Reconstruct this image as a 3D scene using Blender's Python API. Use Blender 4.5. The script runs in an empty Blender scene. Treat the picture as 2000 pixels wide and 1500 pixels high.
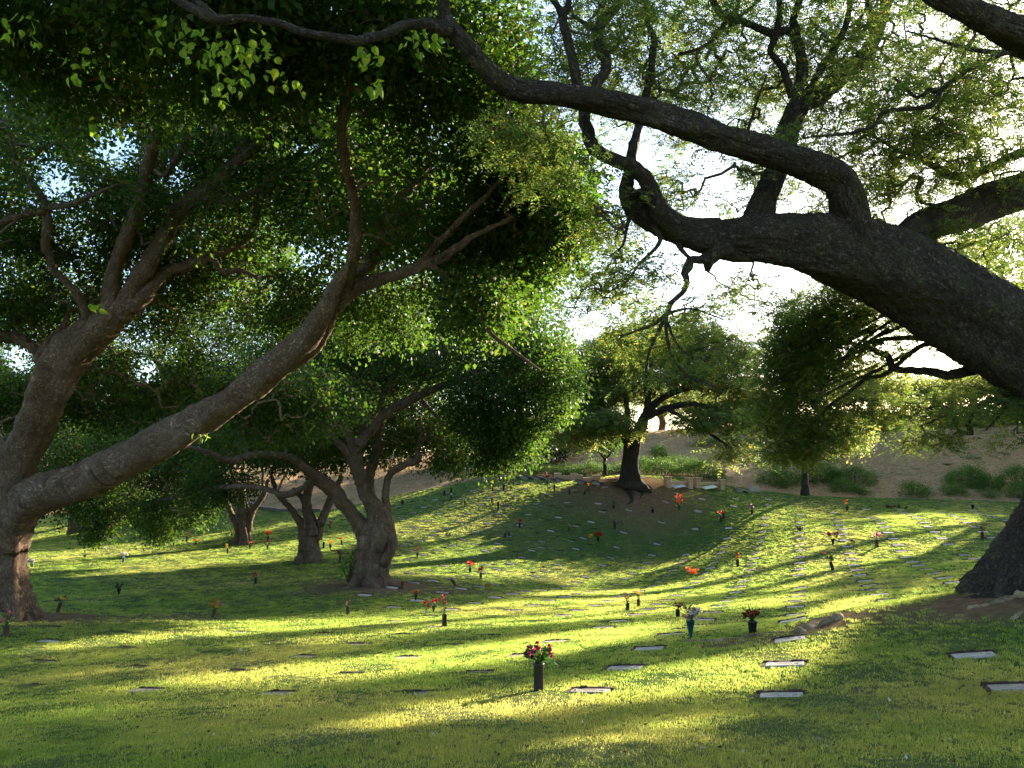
import bpy, math, random
import numpy as np
from mathutils import Vector, Matrix, Euler
rad = math.radians
RNG = np.random.default_rng(7)
random.seed(7)
# ------------------------------------------------------------------ camera, sky, sun, exposure
SC = bpy.context.scene
CZ = 8.0
PITCH = rad(5)
F = 1570.0
cam_d = bpy.data.cameras.new('camera'); cam = bpy.data.objects.new('camera', cam_d)
SC.collection.objects.link(cam); SC.camera = cam
cam.location = (0, 0, CZ); cam.rotation_euler = (rad(90) + PITCH, 0, 0)
cam_d.sensor_width = 36; cam_d.lens = 36 * F / 2000; cam_d.clip_start = 0.05; cam_d.clip_end = 9000
SUN_AZ, SUN_EL = 41.0, 17.0
w = bpy.data.worlds.new('World'); SC.world = w; w.use_nodes = True
nt = w.node_tree; nt.nodes.clear()
sky = nt.nodes.new('ShaderNodeTexSky'); sky.sky_type = 'NISHITA'; sky.sun_disc = False
sky.sun_elevation = rad(SUN_EL); sky.sun_rotation = rad(SUN_AZ)
sky.dust_density = 1.2; sky.air_density = 1.0; sky.ozone_density = 2.2
bg = nt.nodes.new('ShaderNodeBackground'); bg.inputs['Strength'].default_value = 0.105
wo = nt.nodes.new('ShaderNodeOutputWorld')
nt.links.new(sky.outputs[0], bg.inputs[0]); nt.links.new(bg.outputs[0], wo.inputs[0])
sl = bpy.data.lights.new('sun', 'SUN'); sl.energy = 5.0; sl.angle = rad(0.6); sl.color = (1.0, 0.88, 0.70)
sun = bpy.data.objects.new('sun', sl); SC.collection.objects.link(sun)
SD = Vector((math.sin(rad(SUN_AZ)) * math.cos(rad(SUN_EL)), math.cos(rad(SUN_AZ)) * math.cos(rad(SUN_EL)), math.sin(rad(SUN_EL))))
sun.rotation_euler = SD.to_track_quat('Z', 'Y').to_euler(); sun.location = (30, 30, 40)
vs = SC.view_settings
vs.view_transform = 'Standard'; vs.look = 'None'; vs.gamma = 1; vs.use_curve_mapping = False
vs.exposure = 2.25
SC.cycles.max_bounces = 6; SC.cycles.diffuse_bounces = 3; SC.cycles.transmission_bounces = 4
SC.cycles.transparent_max_bounces = 4; SC.cycles.caustics_reflective = False; SC.cycles.caustics_refractive = False
# ------------------------------------------------------------------ terrain function
cp_, sp_ = math.cos(PITCH), math.sin(PITCH)
def ray(px, py):
    a = (px - 1000) / F; b = (750 - py) / F
    d = np.array([a, cp_ - b * sp_, sp_ + b * cp_]); return d / d[1]
def P(px, py, D):
    return ray(px, py) * D + np.array([0, 0, CZ])
CTRL=[(1000,1500,6.6),(0,1500,7.0),(2000,1500,6.4),(1515,1362,10.3),(1520,1304,12.2),(1525,1256,14.5),
(1145,1352,11.2),(815,1352,12.05),(520,1353,12.9),(245,1347,13.75),(20,1340,14.6),
(1965,1355,9.2),(1897,1295,11.1),(1850,1248,12.9),(1900,1166,15),(2000,1150,15),(2150,1150,15),(1650,1200,15.4),(1560,1222,15.8),(1330,1246,16.5),
(1543,1213,21),(1545,1186,25.2),(1547,1166,29.5),(1549,1149,33.7),(1550,1124,38),(1550,1101,42.2),(1551,1077,46.4),(1552,1046,52),(1553,1027,57),
(1728,1184,22.6),(1870,1147,25.8),(1764,1094,39.5),(1695,1013,60.5),(1942,1106,32),(1832,1057,45),(1769,1006,58.7),
(1204,1148,46),(1293,1064,60),(868,1222,24.5),(15,1243,21),(60,1203,26),(415,1203,30),(678,1198,31),(735,1142,38),(1225,1192,29),(1110,1240,20.5),
(600,1097,48),(475,1062,56),(80,1045,75),(-300,1060,75),(540,1003,70),(800,960,76),(900,1000,66),(800,1080,52),(1050,1080,56),
(1230,945,66),(1500,962,71),(1750,978,69),(2000,995,64),(2300,1010,60),(2300,1080,35),(985,934,76),(1120,938,74),
(400,960,85),(150,985,95),(1050,885,92),(1300,860,94),(1550,845,96),(1800,832,96),(2050,822,96),(2400,800,96),(800,898,98),(600,910,100),(1160,905,82),(1500,905,82),(1850,890,82)]
pts=np.array([P(*c) for c in CTRL])
extra=[(0,0,CZ-1.6),(-6,0,CZ-1.9),(6,0,CZ-1.4),(0,-10,CZ-1.0),(-15,-8,CZ-2.2),(15,-8,CZ-1.0),(-15,5,CZ-3.3),(14,6,CZ-2.0),
(-60,20,CZ-4.5),(-60,50,CZ-6),(40,15,CZ-2.6),(50,40,CZ-3.5),(-30,-10,CZ-3),(35,-10,CZ-1.5),(-80,-10,CZ-3.5),(80,-10,CZ-1.5),(80,60,CZ-2),
(0,125,CZ+1.5),(60,125,CZ+5),(-60,125,CZ-5),(100,125,CZ+6),(-100,80,CZ-7),(-100,125,CZ-6)]
allp=np.vstack([pts,np.array(extra,float)])
def U(r2): return np.where(r2>1e-9,0.5*r2*np.log(np.maximum(r2,1e-12)),0)
def fit(p,lam):
    n=len(p);s=30.
    A=p[:,:2]/s
    K=U(((A[:,None]-A[None])**2).sum(-1))+lam*np.eye(n)
    Q=np.hstack([np.ones((n,1)),A]);M=np.block([[K,Q],[Q.T,np.zeros((3,3))]])
    w=np.linalg.solve(M,np.r_[p[:,2],0,0,0]);return A,w,s
A_,W_,S_=fit(allp,2e-4)
def gz(x,y):
    x=np.asarray(x,float);y=np.asarray(y,float);sh=x.shape
    q=np.stack([x.ravel(),y.ravel()],1)/S_
    out=np.empty(len(q))
    for i in range(0,len(q),20000):
        c=q[i:i+20000];out[i:i+20000]=U(((c[:,None]-A_[None])**2).sum(-1))@W_[:-3]+W_[-3]+c@W_[-2:]
    return out.reshape(sh)
def hit(px,py,t0=3.,t1=130):
    r=ray(px,py);ts=np.arange(t0,t1,.1);z=gz(r[0]*ts,ts);d=CZ+r[2]*ts-z
    k=np.where(d<0)[0]
    if len(k)==0:return None
    k=k[0];a=ts[max(k-1,0)];return np.array([r[0]*a,a,gz(np.array([r[0]*a]),np.array([a]))[0]])
A3 = lambda *a: np.array(a, float)
# ------------------------------------------------------------------ materials
def M(name):
    m = bpy.data.materials.new(name); m.use_nodes = True; t = m.node_tree; t.nodes.clear()
    o = t.nodes.new('ShaderNodeOutputMaterial'); return m, t, o
def N(t, typ, **kw):
    n = t.nodes.new(typ)
    for k, v in kw.items():
        if k in n.inputs: n.inputs[k].default_value = v
        else: setattr(n, k, v)
    return n
def noise(t, scale, detail=4, rough=0.55, vec=None, dist=0):
    n = N(t, 'ShaderNodeTexNoise'); n.inputs['Scale'].default_value = scale; n.inputs['Detail'].default_value = detail
    n.inputs['Roughness'].default_value = rough; n.inputs['Distortion'].default_value = dist
    if vec is not None: t.links.new(vec, n.inputs['Vector'])
    return n.outputs[0]
def ramp(t, fac, stops):
    r = t.nodes.new('ShaderNodeValToRGB'); e = r.color_ramp.elements
    while len(e) < len(stops): e.new(0.5)
    for i, (p, c) in enumerate(stops):
        e[i].position = p; e[i].color = (*c, 1) if len(c) == 3 else c
    t.links.new(fac, r.inputs[0]); return r.outputs[0]
def mixc(t, fac, a, b, mode='MIX'):
    n = t.nodes.new('ShaderNodeMix'); n.data_type = 'RGBA'; n.blend_type = mode
    for s, v in ((0, fac), (6, a), (7, b)):
        if isinstance(v, (int, float)): n.inputs[s].default_value = v
        elif isinstance(v, tuple): n.inputs[s].default_value = (*v, 1)
        else: t.links.new(v, n.inputs[s])
    return n.outputs[2]
def geo_pos(t): return t.nodes.new('ShaderNodeNewGeometry').outputs['Position']
def attr(t, name, out='Fac'):
    n = t.nodes.new('ShaderNodeAttribute'); n.attribute_name = name; return n.outputs[out]
def bump(t, h, strength, dist=0.02):
    b = t.nodes.new('ShaderNodeBump'); b.inputs['Strength'].default_value = strength; b.inputs['Distance'].default_value = dist
    t.links.new(h, b.inputs['Height']); return b.outputs[0]
def princ(t, o, col, rough=0.8, spec=0.3, nrm=None):
    p = t.nodes.new('ShaderNodeBsdfPrincipled')
    if isinstance(col, tuple): p.inputs['Base Color'].default_value = (*col, 1)
    else: t.links.new(col, p.inputs['Base Color'])
    p.inputs['Roughness'].default_value = rough; p.inputs['Specular IOR Level'].default_value = spec
    if nrm is not None: t.links.new(nrm, p.inputs['Normal'])
    t.links.new(p.outputs[0], o.inputs[0]); return p
def mat_plain(name, col, rough=0.7, spec=0.3, var=0.35, scale=12.0, bmp=0.3):
    m, t, o = M(name); n = noise(t, scale, 5, 0.6, geo_pos(t))
    dark = tuple(c * (1 - var) for c in col); lite = tuple(min(1, c * (1 + var)) for c in col)
    c = ramp(t, n, [(0.3, dark), (0.7, lite)])
    princ(t, o, c, rough, spec, bump(t, n, bmp, 0.01)); return m
def leaf_mat(name, base, trans, amount=0.45, var=0.45, rough=0.55, spec=0.15):
    """base = reflected colour, trans = light let through; attribute rnd varies leaf by leaf"""
    m, t, o = M(name); r = attr(t, 'rnd')
    d = tuple(c * (1 - var) for c in base); yel = (base[0] * 1.9, base[1] * 1.35, base[2] * 1.1)
    c1 = ramp(t, r, [(0.0, d), (0.6, base), (0.93, yel), (1.0, (base[0] * 4, base[1] * 2, base[2]))])
    c2 = ramp(t, r, [(0.0, tuple(c * 0.75 for c in trans)), (0.7, trans), (1.0, (min(1, trans[0] * 1.9), trans[1] * 1.15, trans[2]))])
    p = t.nodes.new('ShaderNodeBsdfPrincipled'); t.links.new(c1, p.inputs['Base Color'])
    p.inputs['Roughness'].default_value = rough; p.inputs['Specular IOR Level'].default_value = spec
    tr = t.nodes.new('ShaderNodeBsdfTranslucent'); t.links.new(c2, tr.inputs[0])
    mx = t.nodes.new('ShaderNodeMixShader'); mx.inputs[0].default_value = amount
    t.links.new(p.outputs[0], mx.inputs[1]); t.links.new(tr.outputs[0], mx.inputs[2]); t.links.new(mx.outputs[0], o.inputs[0])
    return m
def bark_mat(name, dark, mid, lite, sc=1.0, bmp=0.8, moss=0.0, vsc=2.2):
    m, t, o = M(name)
    uv = t.nodes.new('ShaderNodeUVMap'); uv.uv_map = 'bark'
    mp = t.nodes.new('ShaderNodeMapping'); mp.inputs['Scale'].default_value = (5.5 * sc, 2.4 * sc, 1); t.links.new(uv.outputs[0], mp.inputs[0])
    fis = noise(t, 1.1, 6, 0.65, mp.outputs[0], 1.2)
    v = t.nodes.new('ShaderNodeTexVoronoi'); v.feature = 'DISTANCE_TO_EDGE'; v.inputs['Scale'].default_value = vsc; v.inputs['Randomness'].default_value = 1.0
    t.links.new(mp.outputs[0], v.inputs[0])
    pos = geo_pos(t); big = noise(t, 1.3, 4, 0.6, pos); fine = noise(t, 14, 5, 0.7, pos)
    vr = mixc(t, 0.6, ramp(t, v.outputs[0], [(0.0, (0, 0, 0)), (0.22, (1, 1, 1))]), fine)
    c = ramp(t, fis, [(0.3, dark), (0.5, mid), (0.72, lite)])
    c = mixc(t, 0.55, c, ramp(t, big, [(0.3, dark), (0.55, mid), (0.75, lite)]))
    c = mixc(t, mixc(t, 0.45, vr, (1, 1, 1)), tuple(x * 0.45 for x in dark), c)
    crk = ramp(t, noise(t, 2.6, 8, 0.62, mp.outputs[0], 1.5), [(0.40, (1, 1, 1)), (0.475, (0, 0, 0)), (0.50, (0, 0, 0)), (0.56, (1, 1, 1))])
    c = mixc(t, crk, mixc(t, .5, c, tuple(x * 0.4 for x in dark)), c)
    c = mixc(t, ramp(t, fine, [(0.60, (0, 0, 0)), (0.67, ((0.6,) * 3 if moss else (0.18,) * 3))]), c, tuple(min(1, x * 1.5) for x in lite))
    if moss: c = mixc(t, ramp(t, noise(t, 3.0, 4, 0.6, pos), [(0.5, (0, 0, 0)), (0.62, (moss,) * 3)]), c, (0.10, 0.115, 0.035))
    h = mixc(t, 0.4, fis, vr); h = mixc(t, 0.3, h, fine); h = mixc(t, 0.4, h, crk)
    princ(t, o, c, 0.9, 0.15, bump(t, h, bmp, 0.10)); return m
def turf(t, dry_extra=None):
    """colour of the turf from world position: green, drier and browner patches"""
    pos = geo_pos(t)
    big = noise(t, 0.16, 4, 0.6, pos); mid = noise(t, 1.1, 5, 0.65, pos, 0.6); fine = noise(t, 7, 4, 0.7, pos)
    g = ramp(t, mid, [(0.25, (0.042, 0.082, 0.022)), (0.5, (0.074, 0.116, 0.033)), (0.75, (0.120, 0.146, 0.050))])
    g = mixc(t, ramp(t, big, [(0.47, (0, 0, 0)), (0.68, (0.5, 0.5, 0.5))]), g, (0.155, 0.150, 0.070))
    g = mixc(t, ramp(t, fine, [(0.55, (0, 0, 0)), (0.75, (0.4, 0.4, 0.4))]), g, (0.20, 0.175, 0.085))
    return g, pos, mid, fine
def mat_lawn():
    m, t, o = M('lawn_turf'); g, pos, mid, fine = turf(t)
    g = mixc(t, 0.12, g, (0.05, 0.06, 0.015))
    dirt = ramp(t, noise(t, 5, 5, 0.7, pos), [(0.3, (0.10, 0.062, 0.035)), (0.7, (0.24, 0.155, 0.09))])
    c = mixc(t, attr(t, 'dirt'), g, dirt)
    p = princ(t, o, c, 0.95, 0.0, bump(t, noise(t, 22, 4, 0.7, pos), 0.9, 0.04)); return m
def mat_blade():
    m, t, o = M('grass_blade'); g, pos, mid, fine = turf(t)
    oi = t.nodes.new('ShaderNodeObjectInfo'); g = mixc(t, 1.0, g, ramp(t, oi.outputs['Random'], [(0.0, (.78, .78, .78)), (0.5, (.97, .97, .97)), (0.85, (1.1, 1.08, 1.0)), (1.0, (1.4, 1.3, 1.15))]), 'MULTIPLY')
    p = t.nodes.new('ShaderNodeBsdfPrincipled'); t.links.new(g, p.inputs['Base Color'])
    p.inputs['Roughness'].default_value = 0.6; p.inputs['Specular IOR Level'].default_value = 0.05
    tr = t.nodes.new('ShaderNodeBsdfTranslucent'); t.links.new(mixc(t, 1.0, g, (6.5, 5.5, 3.4), 'MULTIPLY'), tr.inputs[0])
    mx = t.nodes.new('ShaderNodeMixShader'); mx.inputs[0].default_value = 0.6
    t.links.new(p.outputs[0], mx.inputs[1]); t.links.new(tr.outputs[0], mx.inputs[2]); t.links.new(mx.outputs[0], o.inputs[0]); return m
def mat_mulch():
    m, t, o = M('mulch_bank'); pos = geo_pos(t)
    n = noise(t, 3.2, 6, 0.75, pos); b = noise(t, 0.22, 5, 0.65, pos, 1.5); f = noise(t, 12, 3, 0.8, pos)
    c = ramp(t, n, [(0.3, (0.15, 0.082, 0.034)), (0.5, (0.33, 0.20, 0.088)), (0.72, (0.50, 0.34, 0.17))])
    mp = t.nodes.new('ShaderNodeMapping'); mp.inputs['Scale'].default_value = (0.16, 0.5, 1.2); t.links.new(pos, mp.inputs[0])
    gmask = ramp(t, noise(t, 1.0, 6, 0.7, mp.outputs[0], 0.8), [(0.55, (0, 0, 0)), (0.66, (0.75, 0.75, 0.75))])
    c = mixc(t, gmask, c, ramp(t, n, [(0.3, (0.06, 0.085, 0.02)), (0.7, (0.17, 0.175, 0.055))]))
    princ(t, o, c, 0.95, 0.1, bump(t, mixc(t, 0.5, n, f), 1.0, 0.15)); return m
MAT = {}
def build_mats():
    MAT['lawn'] = mat_lawn(); MAT['blade'] = mat_blade(); MAT['mulch'] = mat_mulch()
    MAT['figbark'] = bark_mat('fig_bark', (0.14, 0.082, 0.052), (0.33, 0.22, 0.145), (0.52, 0.38, 0.27), 1.2, 0.9, 0.0, 3.0)
    MAT['podbark'] = bark_mat('monkeypod_bark', (0.052, 0.038, 0.030), (0.105, 0.080, 0.063), (0.20, 0.16, 0.13), 1.5, 0.9, 0.25, 3.6)
    MAT['twig'] = mat_plain('twig_bark', (0.11, 0.08, 0.055), 0.9, 0.1)
    MAT['figtwig'] = mat_plain('fig_twig_bark', (0.20, 0.13, 0.085), 0.9, 0.1)
    MAT['figleaf'] = leaf_mat('fig_leaf', (0.019, 0.034, 0.008), (0.17, 0.36, 0.03), 0.30)
    MAT['darkleaf'] = leaf_mat('shade_tree_leaf', (0.014, 0.024, 0.007), (0.05, 0.09, 0.01), 0.15)  # mutual shading of the background crowns, put into their leaf colour
    MAT['brightleaf'] = leaf_mat('young_fig_leaf', (0.10, 0.17, 0.018), (0.38, 0.60, 0.04), 0.5)
    MAT['podleaf'] = leaf_mat('monkeypod_leaf', (0.045, 0.072, 0.020), (0.27, 0.40, 0.07), 0.5)
    MAT['hillleaf'] = leaf_mat('hill_tree_leaf', (0.085, 0.120, 0.036), (0.40, 0.50, 0.10), 0.5)
    MAT['shrub'] = leaf_mat('shrub_leaf', (0.055, 0.125, 0.020), (0.14, 0.30, 0.03), 0.3)
    MAT['dry'] = leaf_mat('dry_weed', (0.26, 0.20, 0.09), (0.4, 0.3, 0.12), 0.4)
    MAT['stone'] = mat_plain('marker_granite', (0.31, 0.26, 0.215), 0.8, 0.1, 0.3, 18, 0.35)
    MAT['stonelite'] = mat_plain('pale_marker_granite', (0.42, 0.37, 0.31), 0.8, 0.1, 0.2, 18, 0.3)
    MAT['soil'] = mat_plain('bare_soil', (0.06, 0.038, 0.022), 0.95, 0.1, 0.5, 9, 1.0)
    MAT['darkstone'] = mat_plain('dark_slab', (0.055, 0.055, 0.06), 0.4, 0.5)
    MAT['sand'] = mat_plain('sandstone', (0.50, 0.34, 0.22), 0.85, 0.2, 0.25, 8)
    MAT['rock'] = mat_plain('pale_root_wood', (0.25, 0.175, 0.10), 0.95, 0.1, 0.6, 6, 1.0)
build_mats()
# ------------------------------------------------------------------ object helpers
COL = SC.collection
def tag(o, label=None, cat=None, group=None, kind=None):
    if label: o['label'] = label
    if cat: o['category'] = cat
    if group: o['group'] = group
    if kind: o['kind'] = kind
    return o
def empty(name, loc, label=None, cat=None, group=None):
    o = bpy.data.objects.new(name, None); COL.objects.link(o); o.location = loc; o.empty_display_size = 0.2
    return tag(o, label, cat, group)
class MB:
    """mesh builder: verts, faces, per-face material, loop uv, point attribute"""
    def __init__(s): s.v = []; s.f = []; s.m = []; s.uv = []; s.n = 0; s.smooth = []
    def add(s, verts, faces, mi=0, uvs=None, smooth=True):
        verts = np.asarray(verts, float); s.v.append(verts)
        for i, f in enumerate(faces):
            s.f.append([k + s.n for k in f]); s.m.append(mi); s.smooth.append(smooth)
            s.uv.extend(uvs[i] if uvs is not None else [(0, 0)] * len(f))
        s.n += len(verts); return s
    def box(s, c, size, rz=0, mi=0, bev=0.0, tilt=None):
        x, y, z = (k / 2 for k in size); b = min(bev, x * .9, y * .9, z * .9)
        if b > 0:
            V = []; 
            for zz, ins in ((-z, b), (-z + b, 0), (z - b, 0), (z, b)):
                for sx, sy, a in ((-1, -1, 0), (1, -1, 1), (1, 1, 2), (-1, 1, 3)):
                    X, Y = x - ins, y - ins
                    cs = {0: [(-X, -Y + b), (-X + b, -Y)], 1: [(X - b, -Y), (X, -Y + b)], 2: [(X, Y - b), (X - b, Y)], 3: [(-X + b, Y), (-X, Y - b)]}[a]
                    V += [(px, py, zz) for px, py in cs]
            Fc = [[i for i in range(7, -1, -1)], [24 + i for i in range(8)]]
            for r in range(3):
                for i in range(8): Fc.append([r * 8 + i, r * 8 + (i + 1) % 8, r * 8 + 8 + (i + 1) % 8, r * 8 + 8 + i])
        else:
            V = [(sx * x, sy * y, sz * z) for sz in (-1, 1) for sx, sy in ((-1, -1), (1, -1), (1, 1), (-1, 1))]
            Fc = [[3, 2, 1, 0], [4, 5, 6, 7]] + [[i, (i + 1) % 4, 4 + (i + 1) % 4, 4 + i] for i in range(4)]
        V = np.array(V, float); ca, sa = math.cos(rz), math.sin(rz)
        V = np.stack([V[:, 0] * ca - V[:, 1] * sa, V[:, 0] * sa + V[:, 1] * ca, V[:, 2]], 1)
        if tilt is not None: V = V @ np.array(tilt).T
        return s.add(V + np.asarray(c, float), Fc, mi, smooth=False)
    def lathe(s, c, prof, n=14, mi=0, tilt=(0, 0)):
        V = [(r * math.cos(2 * math.pi * i / n) + tilt[0] * z, r * math.sin(2 * math.pi * i / n) + tilt[1] * z, z) for r, z in prof for i in range(n)]
        Fc = [[j * n + i, j * n + (i + 1) % n, (j + 1) * n + (i + 1) % n, (j + 1) * n + i] for j in range(len(prof) - 1) for i in range(n)]
        return s.add(np.array(V) + np.asarray(c, float), Fc, mi)
    def tube(s, pts, rs, n=8, mi=0, cap=True, wob=0.0, flute=None, vv0=0.0):
        pts = np.asarray(pts, float); rs = np.asarray(rs, float); K = len(pts)
        T = np.gradient(pts, axis=0); T /= np.maximum(np.linalg.norm(T, axis=1)[:, None], 1e-9)
        up = np.array([0, 0, 1.]) if abs(T[0][2]) < 0.9 else np.array([0, 1., 0])
        a = np.cross(up, T[0]); a /= np.linalg.norm(a); A = [a]
        for i in range(1, K):
            a = A[-1] - T[i] * np.dot(A[-1], T[i]); a /= max(np.linalg.norm(a), 1e-9); A.append(a)
        A = np.array(A); B = np.cross(T, A)
        th = np.linspace(0, 2 * math.pi, n, endpoint=False)
        L = np.r_[0, np.cumsum(np.linalg.norm(np.diff(pts, axis=0), axis=1))] + vv0
        R = np.repeat(rs[:, None], n, 1)
        if wob:
            ph = RNG.uniform(0, 6.28, 8)
            for k in range(3):
                R = R * (1 + wob * 0.5 * np.sin((k + 2) * th[None] + ph[k] + L[:, None] / np.maximum(rs.mean(), .02) * (0.35 + 0.3 * k)))
            R = R * (1 + wob * 0.55 * np.sin(L[:, None] / max(rs.mean(), .02) * 0.9 + ph[5] + 2.5 * np.sin(th[None] + ph[6])) * np.sin(L[:, None] / max(rs.mean(), .02) * 0.37 + ph[7]))
        if flute is not None:
            ph = RNG.uniform(0, 6.28)
            R = R * (1 + flute[:, None] * (0.5 * np.abs(np.sin(2.5 * th + ph))[None] - 0.2 + 0.22 * np.sin(9 * th + ph * 2)[None] * 0.6))
        if n >= 32: R = R * (1 + RNG.normal(0, .012, R.shape))
        if n >= 90:                                        # furrowed plates of bark as real relief
            from mathutils import noise as mn
            cr_, sr_ = np.cos(th), np.sin(th); dsp = np.zeros_like(R)
            for j in range(K):
                for i in range(n):
                    r_ = R[j, i]; p = Vector((cr_[i] * r_ * 7, sr_[i] * r_ * 7, L[j] * 2.6)); a_ = mn.noise(p) + .5 * mn.noise(p * 2.1)
                    dsp[j, i] = -0.034 * math.exp(-(a_ / .11) ** 2) + .012 * mn.noise(p * 3.3) + .03 * mn.noise(p * .22)
            R = R + dsp * np.clip(rs / .3, .3, 1)[:, None]
        V = (pts[:, None] + R[..., None] * (np.cos(th)[None, :, None] * A[:, None] + np.sin(th)[None, :, None] * B[:, None])).reshape(-1, 3)
        Fc, U = [], []
        for j in range(K - 1):
            for i in range(n):
                i2 = (i + 1) % n; Fc.append([j * n + i, j * n + i2, (j + 1) * n + i2, (j + 1) * n + i])
                w_ = rs[j] * 6.28 * i / n; w2 = rs[j] * 6.28 * (i + 1) / n
                U.append([(w_, L[j]), (w2, L[j]), (w2, L[j + 1]), (w_, L[j + 1])])
        if cap:
            Fc.append(list(range(n - 1, -1, -1))); U.append([(0, 0)] * n)
            Fc.append([(K - 1) * n + i for i in range(n)]); U.append([(0, 0)] * n)
        return s.add(V, Fc, mi, U)
    def build(s, name, mats, parent=None, loc=None):
        me = bpy.data.meshes.new(name); V = np.vstack(s.v)
        origin = np.array(parent.location if parent is not None else (loc if loc is not None else (0, 0, 0)), float)
        V = V - origin
        ls = np.array([len(f) for f in s.f], np.int32); li = np.fromiter((k for f in s.f for k in f), np.int32, int(ls.sum()))
        me.vertices.add(len(V)); me.vertices.foreach_set('co', V.astype(np.float32).ravel())
        me.loops.add(len(li)); me.loops.foreach_set('vertex_index', li)
        me.polygons.add(len(ls)); st = np.r_[0, np.cumsum(ls)[:-1]].astype(np.int32)
        me.polygons.foreach_set('loop_start', st); me.polygons.foreach_set('loop_total', ls)
        me.polygons.foreach_set('material_index', np.array(s.m, np.int32))
        me.polygons.foreach_set('use_smooth', np.array(s.smooth, bool))
        uvl = me.uv_layers.new(name='bark'); uvl.data.foreach_set('uv', np.array(s.uv, np.float32).ravel())
        me.update(calc_edges=True); me.validate()
        for m in (mats if isinstance(mats, (list, tuple)) else [mats]): me.materials.append(m)
        o = bpy.data.objects.new(name, me); COL.objects.link(o)
        if parent is not None: o.parent = parent
        elif loc is not None: o.location = loc
        return o
def raw_quads(name, V, rnd, mat, parent=None, tri=False, kind=None):
    """V: (n,4,3) quads; rnd: (n,) per-leaf variation"""
    n, k = V.shape[:2]; me = bpy.data.meshes.new(name)
    o0 = np.array(parent.location, float) if parent is not None else np.zeros(3)
    me.vertices.add(n * k); me.vertices.foreach_set('co', (V - o0).astype(np.float32).ravel())
    me.loops.add(n * k); me.loops.foreach_set('vertex_index', np.arange(n * k, dtype=np.int32))
    me.polygons.add(n); me.polygons.foreach_set('loop_start', np.arange(0, n * k, k, dtype=np.int32)); me.polygons.foreach_set('loop_total', np.full(n, k, np.int32))
    a = me.attributes.new('rnd', 'FLOAT', 'POINT'); a.data.foreach_set('value', np.repeat(rnd, k).astype(np.float32))
    me.update(calc_edges=True); me.materials.append(mat)
    o = bpy.data.objects.new(name, me); COL.objects.link(o)
    if parent is not None: o.parent = parent
    if kind: o['kind'] = kind
    return o
def catmull(pts, step):
    pts = np.asarray(pts, float); K = len(pts)
    if K < 3:
        L = np.linalg.norm(pts[-1][:3] - pts[0][:3]); n = max(2, int(L / step)); t = np.linspace(0, 1, n + 1)[:, None]
        return pts[0] * (1 - t) + pts[-1] * t
    q = np.vstack([2 * pts[0] - pts[1], pts, 2 * pts[-1] - pts[-2]]); out = []
    for i in range(1, K):
        p0, p1, p2, p3 = q[i - 1:i + 3]; L = np.linalg.norm(p2[:3] - p1[:3]); n = max(1, int(math.ceil(L / step)))
        t = (np.arange(n) / n)[:, None]
        out.append(0.5 * (2 * p1 + (p2 - p0) * t + (2 * p0 - 5 * p1 + 4 * p2 - p3) * t * t + (3 * p1 - p0 - 3 * p2 + p3) * t ** 3))
    out.append(pts[-1][None]); r = np.vstack(out); r[:, 3] = np.maximum(r[:, 3], 0.004); return r
# ------------------------------------------------------------------ leaves
def unit(v): return v / np.maximum(np.linalg.norm(v, axis=-1, keepdims=True), 1e-9)
def leaf_kites(pos, dirv, nrm, L, W):
    """kite-shaped leaf with a fold: base, side, tip, side"""
    d = unit(dirv); s = unit(np.cross(nrm, d)); n = np.cross(d, s)
    L = L[:, None]; W = W[:, None]
    return np.stack([pos, pos + d * L * 0.38 + s * W * 0.5 + n * W * 0.12, pos + d * L - n * W * 0.1, pos + d * L * 0.38 - s * W * 0.5 + n * W * 0.12], 1)
def broad_leaves(C, crad, per, L0, flat=0.7, droop=0.5):
    """C cluster centres; leaves scattered round them, hanging"""
    n = len(C) * per; c = np.repeat(C, per, 0); rr = np.repeat(crad, per)
    off = RNG.normal(0, 0.46, (n, 3)) * rr[:, None]; off[:, 2] *= flat
    d = unit(off + RNG.normal(0, 0.5, (n, 3)) * rr[:, None]); d[:, 2] -= droop
    nr = RNG.normal(0, 0.75, (n, 3)); nr[:, 2] += 0.8
    L = L0 * RNG.uniform(0.5, 1.35, n)
    ctone = np.repeat(RNG.normal(0, 0.10, len(C)), per)
    return leaf_kites(c + off, d, nr, L, L * RNG.uniform(0.6, 0.8, n)), np.clip(RNG.beta(2, 2.2, n) + ctone, 0, 1)
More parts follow.
